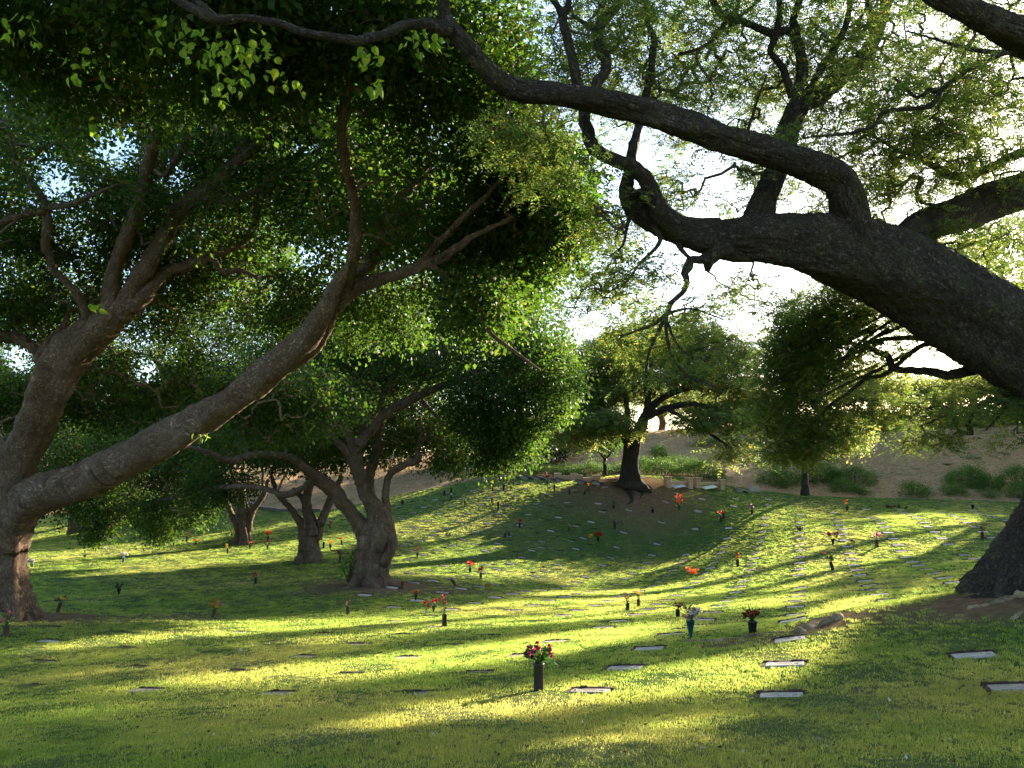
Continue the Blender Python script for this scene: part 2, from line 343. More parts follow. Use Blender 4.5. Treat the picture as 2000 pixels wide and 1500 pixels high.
def feather_leaves(C, crad, nr_, nl, L0, tilt=0.35, dirs=None, droop=0.15):
    """monkeypod sprays: flat pads of rachises lined with small leaflets"""
    m = len(C) * nr_; c = np.repeat(C, nr_, 0); R = np.repeat(crad, nr_)
    a = RNG.uniform(0, 6.283, m); el = RNG.normal(0, tilt, m) - droop
    d = np.stack([np.cos(a) * np.cos(el), np.sin(a) * np.cos(el), np.sin(el)], 1)
    if dirs is not None: d = unit(d + np.repeat(dirs, nr_, 0) * 0.9)
    st = c + RNG.normal(0, 0.35, (m, 3)) * R[:, None] * np.array([1, 1, 0.4]); ln = R * RNG.uniform(0.5, 1.0, m)
    side = unit(np.cross(d, np.array([0, 0, 1.]) + RNG.normal(0, 0.25, (m, 3)))); up = np.cross(side, d)
    t = (np.arange(nl) + 0.5) / nl
    pos = st[:, None] + d[:, None] * (t[None, :, None] * ln[:, None, None]) - np.array([0, 0, 1.])[None, None] * (t[None, :, None] ** 2 * ln[:, None, None] * 0.25)
    out = []; env = np.sin(np.clip(t * 2.6 + 0.5, 0, 3.1))
    for sg in (-1, 1):
        dd = d[:, None] * 0.45 + side[:, None] * sg + RNG.normal(0, 0.16, (m, nl, 3)); 
        Lf = (L0 * env[None] * RNG.uniform(0.75, 1.2, (m, nl))).ravel()
        out.append(leaf_kites(pos.reshape(-1, 3), dd.reshape(-1, 3), np.repeat(up, nl, 0) + RNG.normal(0, 0.3, (m * nl, 3)), Lf, Lf * 0.52))
    q = np.concatenate(out)
    tone = np.repeat(np.repeat(RNG.normal(0, 0.14, len(C)), nr_), nl)
    return q, np.clip(np.tile(tone, 2) + RNG.beta(2, 2.4, len(q)), 0, 1)
GAPS = [(222, 275, 46), (108, 345, 40), (40, 700, 27), (285, 725, 24), (355, 112, 30), (345, 345, 20), (262, 105, 16), (810, 165, 22), (680, 480, 20), (590, 290, 22), (760, 250, 16), (160, 640, 16), (320, 170, 16), (650, 660, 12), (830, 882, 16)]
def to_px(X):
    X = np.asarray(X, float); y = X[:, 1]; z = X[:, 2] - CZ
    fwd = y * cp_ + z * sp_; up = -y * sp_ + z * cp_; f = np.maximum(fwd, 0.05)
    return 1000 + F * X[:, 0] / f, 750 - F * up / f
def blob_pts(blobs, gaps=True):
    """blob: (px, py, D, rx, ry in pixels at D, depth radius m, count) - a lump of crown at its real distance"""
    out = []
    for (px, py, D, rx, ry, rd, n) in blobs:
        c = P(px, py, D); q = RNG.normal(0, 1, (n, 3)); q = unit(q) * (RNG.uniform(0, 1, (n, 1)) ** (1 / 2.4))
        out.append(c + q * np.array([rx * D / F, rd, ry * D / F]))
    C = np.vstack(out)
    if gaps:
        x, y = to_px(C); k = np.ones(len(C), bool)
        for gx, gy, gr in GAPS: k &= (x - gx) ** 2 + (y - gy) ** 2 > (gr * 1.25) ** 2
        C = C[k]
    return C
def scatter(name, pts, rot, scl, insts, kind='stuff', parent=None):
    """points with rotation, scale and a variant number; geometry nodes put a small mesh on each"""
    o0 = np.array(parent.location, float) if parent is not None else np.zeros(3)
    if not isinstance(insts, (list, tuple)): insts = [insts]
    me = bpy.data.meshes.new(name); me.vertices.add(len(pts)); me.vertices.foreach_set('co', (pts - o0).astype(np.float32).ravel())
    a = me.attributes.new('rot', 'FLOAT_VECTOR', 'POINT'); a.data.foreach_set('vector', rot.astype(np.float32).ravel())
    a = me.attributes.new('scl', 'FLOAT', 'POINT'); a.data.foreach_set('value', scl.astype(np.float32))
    a = me.attributes.new('pick', 'INT', 'POINT'); a.data.foreach_set('value', RNG.integers(0, len(insts), len(pts)).astype(np.int32)); me.update()
    o = bpy.data.objects.new(name, me); COL.objects.link(o); o['kind'] = kind
    if parent is not None: o.parent = parent
    g = bpy.data.node_groups.new(name + '_nodes', 'GeometryNodeTree')
    g.interface.new_socket('Geometry', in_out='INPUT', socket_type='NodeSocketGeometry'); g.interface.new_socket('Geometry', in_out='OUTPUT', socket_type='NodeSocketGeometry')
    gi = g.nodes.new('NodeGroupInput'); go = g.nodes.new('NodeGroupOutput'); ip = g.nodes.new('GeometryNodeInstanceOnPoints'); L = g.links.new
    jn = g.nodes.new('GeometryNodeJoinGeometry')
    for it in reversed(insts):
        oi = g.nodes.new('GeometryNodeObjectInfo'); oi.inputs[0].default_value = it; oi.transform_space = 'ORIGINAL'
        gt = g.nodes.new('GeometryNodeGeometryToInstance'); L(oi.outputs['Geometry'], gt.inputs[0]); L(gt.outputs[0], jn.inputs[0])
    def na(nm, ty):
        n = g.nodes.new('GeometryNodeInputNamedAttribute'); n.data_type = ty; n.inputs[0].default_value = nm; return n.outputs[0]
    ip.inputs['Pick Instance'].default_value = True
    L(gi.outputs[0], ip.inputs['Points']); L(jn.outputs[0], ip.inputs['Instance']); L(na('pick', 'INT'), ip.inputs['Instance Index'])
    L(na('rot', 'FLOAT_VECTOR'), ip.inputs['Rotation']); L(na('scl', 'FLOAT'), ip.inputs['Scale']); L(ip.outputs[0], go.inputs[0])
    md = o.modifiers.new('scatter', 'NODES'); md.node_group = g; return o
_CL = {}
def clusters(kind, per, L0, feat, tilt, mat, nv=6):
    """unit clumps (radius 1 m) of leaves, six kinds; L0 is the leaf length for that radius"""
    key = (kind, per, round(L0, 4), feat, tilt, mat.name)
    if key not in _CL:
        out = []
        for k in range(nv):
            C = np.zeros((1, 3)); cr = np.ones(1)
            if kind == 'broad': q, r = broad_leaves(C, cr, per, L0, 0.8, 0.5)
            else: q, r = feather_leaves(C, cr, feat[0], feat[1], L0, tilt)
            r = np.clip(r + (k - (nv - 1) / 2) * 0.11, 0, 1)
            ob = raw_quads('leaf_clump', q, r, mat); COL.objects.unlink(ob); out.append(ob)
        _CL[key] = out
    return _CL[key]
# ------------------------------------------------------------------ trees
def grow_twigs(nodes, C, mb, n=5, rbase=0.010, maxr=0.06, jit=0.12, reach=None):
    """joins every cluster centre to the nearest wood by a crooked twig; returns direction at the tip"""
    nodes = [np.asarray(nodes, float)]; d0 = []
    N0 = nodes[0]
    for i in range(0, len(C), 500): d0.append(np.sqrt(((C[i:i + 500, None] - N0[None]) ** 2).sum(-1)).min(1))
    d0 = np.concatenate(d0); order = np.argsort(d0); tot = len(C) * 3 + len(N0)
    NN = np.empty((tot, 3), np.float32); NN[:len(N0)] = N0; k = len(N0)
    own = np.full(tot, -1); paths = [None] * len(C); par = np.full(len(C), -1); dirs = np.zeros((len(C), 3))
    for ci in order:
        c = C[ci]; d = ((NN[:k] - c) ** 2).sum(1); j = int(d.argmin()); a = NN[j].astype(float); L = math.sqrt(d[j])
        par[ci] = own[j]; t = np.linspace(0, 1, 4)[:, None]
        mid = RNG.normal(0, jit * L, (4, 3)) * np.sin(t * math.pi); path = a * (1 - t) + c * t + mid; path[:, 2] += (np.sin(t[:, 0] * math.pi)) * 0.06 * L
        paths[ci] = path; dirs[ci] = c - a; NN[k:k + 3] = path[1:]; own[k:k + 3] = ci; k += 3
    cnt = np.ones(len(C))
    for ci in order[::-1]:
        if par[ci] >= 0: cnt[par[ci]] += cnt[ci]
    for ci in range(len(C)):
        r0 = min(maxr, rbase * cnt[ci] ** 0.5); pt = paths[ci]
        mb.tube(pt, [r0 * 1.05, r0 * 0.9, r0 * 0.8, r0 * 0.6], n=4 if r0 < 0.02 else 6, cap=False)
    return unit(dirs)
def tree(name, label, base, limbs, blobs, bark, twig, leaf, kind='broad', per=40, L0=0.085, crad=0.45, maxr=0.06, rbase=0.009, group=None, gaps=True, sides=14, cat='tree', world_C=None, feat=(9, 9), tilt=0.35, wood=True, roots=None, flute=.6, rs=.88, ridge=.05, near=False):
    """limbs: list of (part_name, [(px,py,D,rpx)...]) with the first the trunk"""
    root = empty(name, tuple(base), label, cat, group); nodes = []
    for li, (pn, pl) in enumerate(limbs):
        q = np.array([[*P(a, b, D), r * rs * D / F] for a, b, D, r in pl]); rm = q[:, 3].mean()
        s = catmull(q, .07 if near and rm > .13 else max(0.12, rm * (0.30 if rm > .25 else .55))); mb = MB(); K = len(s)
        if pn != 'trunk':                                    # a swollen collar where the limb leaves its parent
            t = np.linspace(0, 1, K); s[:, 3] *= 1 + 0.35 * np.exp(-t * K / 3.0) if rm < .25 else 1 - 0.4 * np.exp(-np.arange(K) / 2.5)
        s[:, :3] += 0 if near and rm > .13 else RNG.normal(0, rm * (0.035 if rm > .25 else .09), (K, 3)) * (np.arange(K) > 0)[:, None]
        fl = None
        if pn == 'trunk' and li == 0:
            t = np.linspace(0, 1, K); fl = np.exp(-t * 3.2) * flute + ridge
        mb.tube(s[:, :3], s[:, 3], n=44 if rm > .25 and not near else 110 if rm > .13 and near else (sides if rm > 0.06 else 8), wob=0.10, flute=fl)
        if pn == 'trunk' and roots:
            for (ang, ln, rr) in roots:
                bx, by = base[0], base[1]; tt = np.linspace(0.0, 1, 9); R0 = s[0, 3]
                xs = bx + np.cos(ang + 0.35 * np.sin(tt * 4)) * (R0 * 0.55 + ln * tt); ys = by + np.sin(ang + 0.35 * np.sin(tt * 4)) * (R0 * 0.55 + ln * tt)
                zs = gz(xs, ys) + rr * (1.4 * (1 - tt) ** 3 - 0.25 - 0.7 * tt)
                mb.tube(np.stack([xs, ys, zs], 1), rr * (1.35 - 0.9 * tt), n=9, wob=0.2)
        mb.build(pn, bark, root); nodes.append(s[:, :3] if pn != 'trunk' else s[int(K * .6):, :3])
    C = blob_pts(blobs, gaps) if blobs else np.zeros((0, 3))
    if world_C is not None: C = np.vstack([C, world_C]) if len(C) else world_C
    nodes = np.vstack(nodes); mb = MB(); dirs = grow_twigs(nodes, C, mb, rbase=rbase, maxr=maxr)
    b = mb.build('branches', twig, root); b['kind'] = 'stuff'
    n = len(C); cr = crad * RNG.uniform(0.7, 1.3, n); til = .35 if kind == 'broad' else tilt
    scatter('crown', C, np.stack([RNG.normal(0, til, n), RNG.normal(0, til, n), RNG.uniform(0, 6.283, n)], 1), cr, clusters(kind, per, L0 / crad, feat, tilt, leaf), parent=root)
    return root
# ------------------------------------------------------------------ ground sheets
EX = np.array([P(px, py, D)[:2] for px, py, D in [(-900, 1050, 95), (-300, 1040, 92), (80, 1030, 88), (300, 1000, 84), (430, 985, 80), (536, 1001, 71), (635, 990, 70), (768, 962, 75), (915, 941, 77), (985, 933, 76.5), (1120, 937, 74.5), (1300, 950, 72.5), (1500, 962, 71.5), (1750, 976, 70), (2000, 990, 67), (2400, 1000, 64)]])
EX = EX[np.argsort(EX[:, 0])]
def edge(x): return np.interp(x, EX[:, 0], EX[:, 1])
DIRT = []   # (x, y, radius, strength)
def dirt_at(x, y):
    d = np.zeros_like(x, float)
    for (a, b, r, s) in DIRT: d = np.maximum(d, s * np.clip(1.6 - np.hypot(x - a, y - b) / r * 1.3, 0, 1))
    return d
def dpt(px, py, r, s):
    h = hit(px, py)
    if h is not None: DIRT.append((h[0], h[1], r, s))
T5B = P(1230, 945, 66)
for a in [(735, 1142, 3.2, 1.0), (640, 1152, 1.8, .7), (850, 1150, 2.2, .7), (60, 1203, 2.8, .9), (200, 1207, 2.0, .7), (360, 1208, 1.8, .6), (130, 1206, 2.0, .8), (1240, 947, 5.0, 1.0), (1150, 956, 4.0, .7), (1330, 960, 3.0, .6), (1400, 1257, .5, .7),
          (1605, 1215, 0.8, 1.0), (1660, 1203, .7, .8), (1800, 1190, 1.2, .7), (1930, 1170, 1.6, 1.0), (1690, 1345, .28, .6), (1480, 1250, .7, .5), (1300, 1250, .3, .5)]: dpt(*a)
def sheet(name, X, Y, mat, dirt=False):
    Z = gz(X, Y); lump = 0.02 * np.sin(X * 2.1 + np.sin(Y * 1.3)) * np.cos(Y * 1.7 + X * 0.6)
    ny, nx = X.shape; V = np.stack([X, Y, Z + lump], -1).reshape(-1, 3)
    me = bpy.data.meshes.new(name); me.vertices.add(len(V)); me.vertices.foreach_set('co', V.astype(np.float32).ravel())
    i, j = np.meshgrid(np.arange(ny - 1), np.arange(nx - 1), indexing='ij'); a = (i * nx + j).ravel()
    Fq = np.stack([a, a + 1, a + nx + 1, a + nx], 1).astype(np.int32)
    me.loops.add(Fq.size); me.loops.foreach_set('vertex_index', Fq.ravel()); me.polygons.add(len(Fq))
    me.polygons.foreach_set('loop_start', np.arange(0, Fq.size, 4, dtype=np.int32)); me.polygons.foreach_set('loop_total', np.full(len(Fq), 4, np.int32))
    me.polygons.foreach_set('use_smooth', np.ones(len(Fq), bool))
    if dirt:
        at = me.attributes.new('dirt', 'FLOAT', 'POINT'); at.data.foreach_set('value', dirt_at(V[:, 0], V[:, 1]).astype(np.float32))
    me.update(calc_edges=True); me.materials.append(mat); o = bpy.data.objects.new(name, me); COL.objects.link(o); return tag(o, kind='structure')
_gz = gz
def gz(x, y):
    """terrain with a flat far plain so that the sheet reaches the horizon"""
    x = np.asarray(x, float); y = np.asarray(y, float); z = _gz(np.clip(x, -110, 110), np.clip(y, -14, 125))
    r = np.clip((np.hypot(np.maximum(np.abs(x) - 90, 0), np.maximum(y - 118, 0))) / 60, 0, 1); r = r * r * (3 - 2 * r)
    return z * (1 - r) + (CZ - 4.0) * r
xs = np.unique(np.r_[np.linspace(-1500, -110, 14), np.linspace(-110, -30, 41), np.linspace(-30, 40, 211), np.linspace(40, 110, 36), np.linspace(110, 1500, 14)])
vv = np.unique(np.r_[np.linspace(0, 0.5, 150), np.linspace(.5, 1, 110)])
XX, VV = np.meshgrid(xs, vv); EY = edge(XX); YY = -14 + (EY + 14) * VV
sheet('lawn', XX, YY, MAT['lawn'], True)
v2 = np.r_[np.linspace(0, 1, 60), np.linspace(1, 1.8, 25)[1:], np.linspace(2, 40, 20)]
XX, VV = np.meshgrid(xs, v2); YY = edge(XX) - 0.02 + VV * 40
o = sheet('hillside', XX, YY, MAT['mulch'])
co = np.empty(len(o.data.vertices) * 3, np.float32); o.data.vertices.foreach_get('co', co); co = co.reshape(-1, 3)
near = np.clip((co[:, 1] - edge(co[:, 0])) / 3, 0, 1) * (np.hypot(co[:, 0], co[:, 1]) < 200)
co[:, 2] += near * (0.10 * np.sin(co[:, 0] * 1.9 + 2 * np.sin(co[:, 1] * .8)) * np.sin(co[:, 1] * 1.4 + co[:, 0] * .5) + RNG.normal(0, 0.045, len(co)))
o.data.vertices.foreach_set('co', co.ravel()); o.data.update()
# behind the camera the lawn goes on
# ------------------------------------------------------------------ grave markers
GA = rad(19.8); UD = np.array([math.sin(GA), math.cos(GA)]); VD = np.array([math.cos(GA), -math.sin(GA)])
ORD = ['nearest', 'second', 'third', 'fourth', 'fifth', 'sixth', 'seventh', 'eighth', 'ninth', 'tenth', 'eleventh', 'twelfth', 'thirteenth', 'fourteenth', 'fifteenth', 'sixteenth', 'seventeenth', 'eighteenth', 'nineteenth', 'twentieth', 'twenty first', 'twenty second', 'twenty third', 'twenty fourth', 'twenty fifth', 'twenty sixth', 'twenty seventh', 'twenty eighth', 'twenty ninth', 'thirtieth']
MK = []
for ci in range(-16, 9):
    for ri in range(0, 28):
        l = -0.30 + 2.5 * ci; u = 10.84 + 2.24 * ri + (0.0 if ci > -6 else RNG.normal(0, .1)); x, y = UD * u + VD * l
        if y < 6 or y > edge(x) - 3 or x > 46: continue
        px, py = to_px(np.array([[x, y, float(gz(x, y))]])); px, py = float(px[0]), float(py[0])
        if px < -140 or px > 2120: continue
        if math.hypot(x - 10.1, y - 15) < 3.2 or (px < 700 and y > 24) or (px > 1300 and y > 63 and RNG.random() < .35): continue
        if (px, py) and y > 18 and RNG.random() < 0.05: continue
        h = hit(px, py, 3, y + 2)
        if h is not None and h[1] < y - 1.2: continue
        if ci > 0 and 12.95 + 0 < y < 21.5 and px > 1560: continue
        MK.append((ci, ri, x + RNG.normal(0, .03), y + RNG.normal(0, .04), px, py))
def slope(x, y, e=0.25):
    return (float(gz(x + e, y)) - float(gz(x - e, y))) / (2 * e), (float(gz(x, y + e)) - float(gz(x, y - e))) / (2 * e)
def tilt_m(x, y, amt=1.0):
    a, b = slope(x, y); n = Vector((-a * amt, -b * amt, 1)).normalized(); return np.array(Vector((0, 0, 1)).rotation_difference(n).to_matrix())
def marker_parts(big):
    s = MB(); s.box((0, 0, 0), (0.52, 0.32, 0.06), bev=0.008)
    e = MB(); n = 9
    for k in range(n):                                        # ragged lip of soil and dead grass at the far edge and the left side
        e.box((-.30 + .60 * (k + .5) / n, .19 + RNG.normal(0, .008), 0.022 + RNG.normal(0, .006)), (.085, .06 + RNG.uniform(0, .02), .05), rz=RNG.normal(0, .3))
    for k in range(4): e.box((-.29 + RNG.normal(0, .006), -.14 + .09 * k, 0.012), (.05, .1, .03), rz=RNG.normal(0, .3))
    return s, e
tmpl = []
for k in range(4):
    s, e = marker_parts(k); so = s.build('slab', MAT['stone' if k % 2 == 0 else 'stonelite']); eo = e.build('soil_edge', MAT['soil']); tmpl.append((so.data, eo.data))
    bpy.data.objects.remove(so); bpy.data.objects.remove(eo)
eng = MB()
for k in range(3): eng.box((-.02, .07 - .055 * k, 0.0305), (.26 - .08 * (k % 2), .012, .002))
eng.lathe((.17, -.03, .0295), [(.035, 0), (.038, .003), (.026, .003), (.024, .001), (0.0, .001)], 12)
eo = eng.build('vase_ring', MAT['darkstone']); ring_me = eo.data; bpy.data.objects.remove(eo)
MK.sort(key=lambda m: m[3]); colnames = {}
def colname(ci):
    if ci == 0: return 'the straight column right of centre'
    side = 'right' if ci > 0 else 'left'; k = abs(ci)
    return (ORD[k - 1] if k > 1 else 'first') + ' column %s of the straight column' % side
cnt = {}; mstuff = MB(); NM = 0
def add_marker(x, y, label, big=False, w=1.0, rz=0.0, wy=1.0, group='flat grave markers set in the lawn'):
    global NM
    z = float(gz(x, y)) - (0.008 if y < 34 else -.008) - (0.026 if x < .9 and y < 30 and x < y * .12 else 0); R = tilt_m(x, y); k = NM % 4; NM += 1
    e = empty('grave_marker', (x, y, z), label, 'grave marker', group)
    rot = Matrix(R.tolist()).to_4x4() @ Matrix.Rotation(-GA + rz, 4, 'Z'); e.rotation_euler = rot.to_euler()
    for nm, me in (('slab', tmpl[k][0]), ('soil_edge', tmpl[k][1])) + ((('vase_ring', ring_me),) if big else ()):
        o = bpy.data.objects.new(nm, me); COL.objects.link(o); o.parent = e; o.scale = (w, w * wy, 1)
for (ci, ri, x, y, px, py) in MK:
    cnt[ci] = cnt.get(ci, 0) + 1; nth = cnt[ci]
    if NM < 285 and nth <= 29:
        add_marker(x, y, 'flat grave marker, %s from front, %s' % (ORD[nth - 1].replace('nearest', 'first'), colname(ci)), y < 17, RNG.uniform(.94, 1.06), RNG.normal(0, .03), .5 if (px < 1310 and y > 42) else 1.0)
    else: mstuff.box((x, y, float(gz(x, y)) + .004), (.52, .32 if px > 1310 else .15, .05), rz=-GA, tilt=tilt_m(x, y), mi=int(RNG.random() < .3))
# the dense sections on the far left slope and under the far monkeypod
for l in np.arange(-62, -14, 1.35):
    for u in np.arange(24, 92, 2.35):
        x, y = UD * u + VD * (l + RNG.normal(0, .12)); px, py = to_px(np.array([[x, y, float(gz(x, y))]])); px, py = float(px[0]), float(py[0])
        if px < 610 or px > 1290 or y > edge(x) - 3 or y < 44 or RNG.random() < .22: continue
        if l > -40 and y < 50: continue
        if RNG.random() < .3: mstuff.box((x, y, float(gz(x, y)) - .006), (.5, .13, .05), rz=-GA + RNG.normal(0, .04), tilt=tilt_m(x, y), mi=0)
        mstuff.box((x + UD[0] * .22, y + UD[1] * .22, float(gz(x + UD[0] * .22, y + UD[1] * .22)) + .015), (.62, .09, .05), rz=-GA, mi=2)
o = mstuff.build('far_grave_markers', [MAT['stone'], MAT['stonelite'], MAT['soil']]); tag(o, kind='stuff')
print('markers', NM)
# ------------------------------------------------------------------ grass
def tuft(n, r, h, wd, seed):
    g = np.random.default_rng(seed); a = g.uniform(0, 6.28, n); rr = r * np.sqrt(g.uniform(0, 1, n)); b = np.stack([rr * np.cos(a), rr * np.sin(a), np.full(n, -.01)], 1)
    la = g.uniform(0, 6.28, n); lean = g.uniform(0.1, 1.0, n)[:, None]; H = h * g.uniform(.5, 1.15, n)[:, None]
    d = np.stack([np.cos(la), np.sin(la), np.zeros(n)], 1); s = np.stack([-d[:, 1], d[:, 0], d[:, 2]], 1) * wd
    up = np.array([0, 0, 1.]); m = b + up * H * .6 + d * H * .25 * lean; t = b + up * H * (1 - .3 * lean) + d * H * .8 * lean
    V = np.concatenate([np.stack([b - s, b + s, m + s * .8, m - s * .8], 1), np.stack([m - s * .8, m + s * .8, t + s * .1, t - s * .1], 1)])
    me = bpy.data.meshes.new('grass_tuft'); k = len(V); me.vertices.add(k * 4); me.vertices.foreach_set('co', V.astype(np.float32).ravel()); me.loops.add(k * 4); me.loops.foreach_set('vertex_index', np.arange(k * 4, dtype=np.int32))
    me.polygons.add(k); me.polygons.foreach_set('loop_start', np.arange(0, k * 4, 4, dtype=np.int32)); me.polygons.foreach_set('loop_total', np.full(k, 4, np.int32)); me.update(calc_edges=True)
    me.materials.append(MAT['blade']); return bpy.data.objects.new('grass_tuft', me)
MXY = np.array([(m[2], m[3]) for m in MK])
def lawn_pts(y0, y1, sp, margin):
    n = int((y1 - y0) * (y1 * 1.45 + 8) / sp ** 2); y = RNG.uniform(y0, y1, n); x = RNG.uniform(-1, 1, n) * (y1 * .72 + 4)
    k = (np.abs(x) < y * .70 + 3.5) & (y < edge(x) - .1); x, y = x[k], y[k]
    if margin:
        ok = np.ones(len(x), bool)
        for mx, my in MXY[(MXY[:, 1] > y0 - 1) & (MXY[:, 1] < y1 + 1)]:
            u = (x - mx) * UD[0] + (y - my) * UD[1]; v = (x - mx) * VD[0] + (y - my) * VD[1]
            ok &= ~((np.abs(u - .02) < .17 + margin) & (np.abs(v) < .25 + margin))
        x, y = x[ok], y[ok]
    dd = dirt_at(x, y); k = RNG.random(len(x)) > dd * 1.1; return x[k], y[k]
for nm, y0, y1, sp, sc, mg, tf in [('near_grass', 2.5, 10, .05, 1.0, .03, tuft(20, .05, .042, .0022, 1)), ('lawn_grass', 10, 20, .09, 1.0, .04, tuft(26, .085, .040, .0035, 2)), ('mid_grass', 20, 36, .16, 1.0, .14, tuft(26, .15, .042, .007, 3)), ('far_grass', 36, 80, .25, 1.0, .20, tuft(40, .22, .034, .008, 4))]:
    x, y = lawn_pts(y0, y1, sp, mg); n = len(x); z = gz(x, y)
    print(nm, n)
    scatter(nm, np.stack([x, y, z], 1), np.stack([RNG.normal(0, .08, n), RNG.normal(0, .08, n), RNG.uniform(0, 6.28, n)], 1), RNG.uniform(.75, 1.25, n), tf)
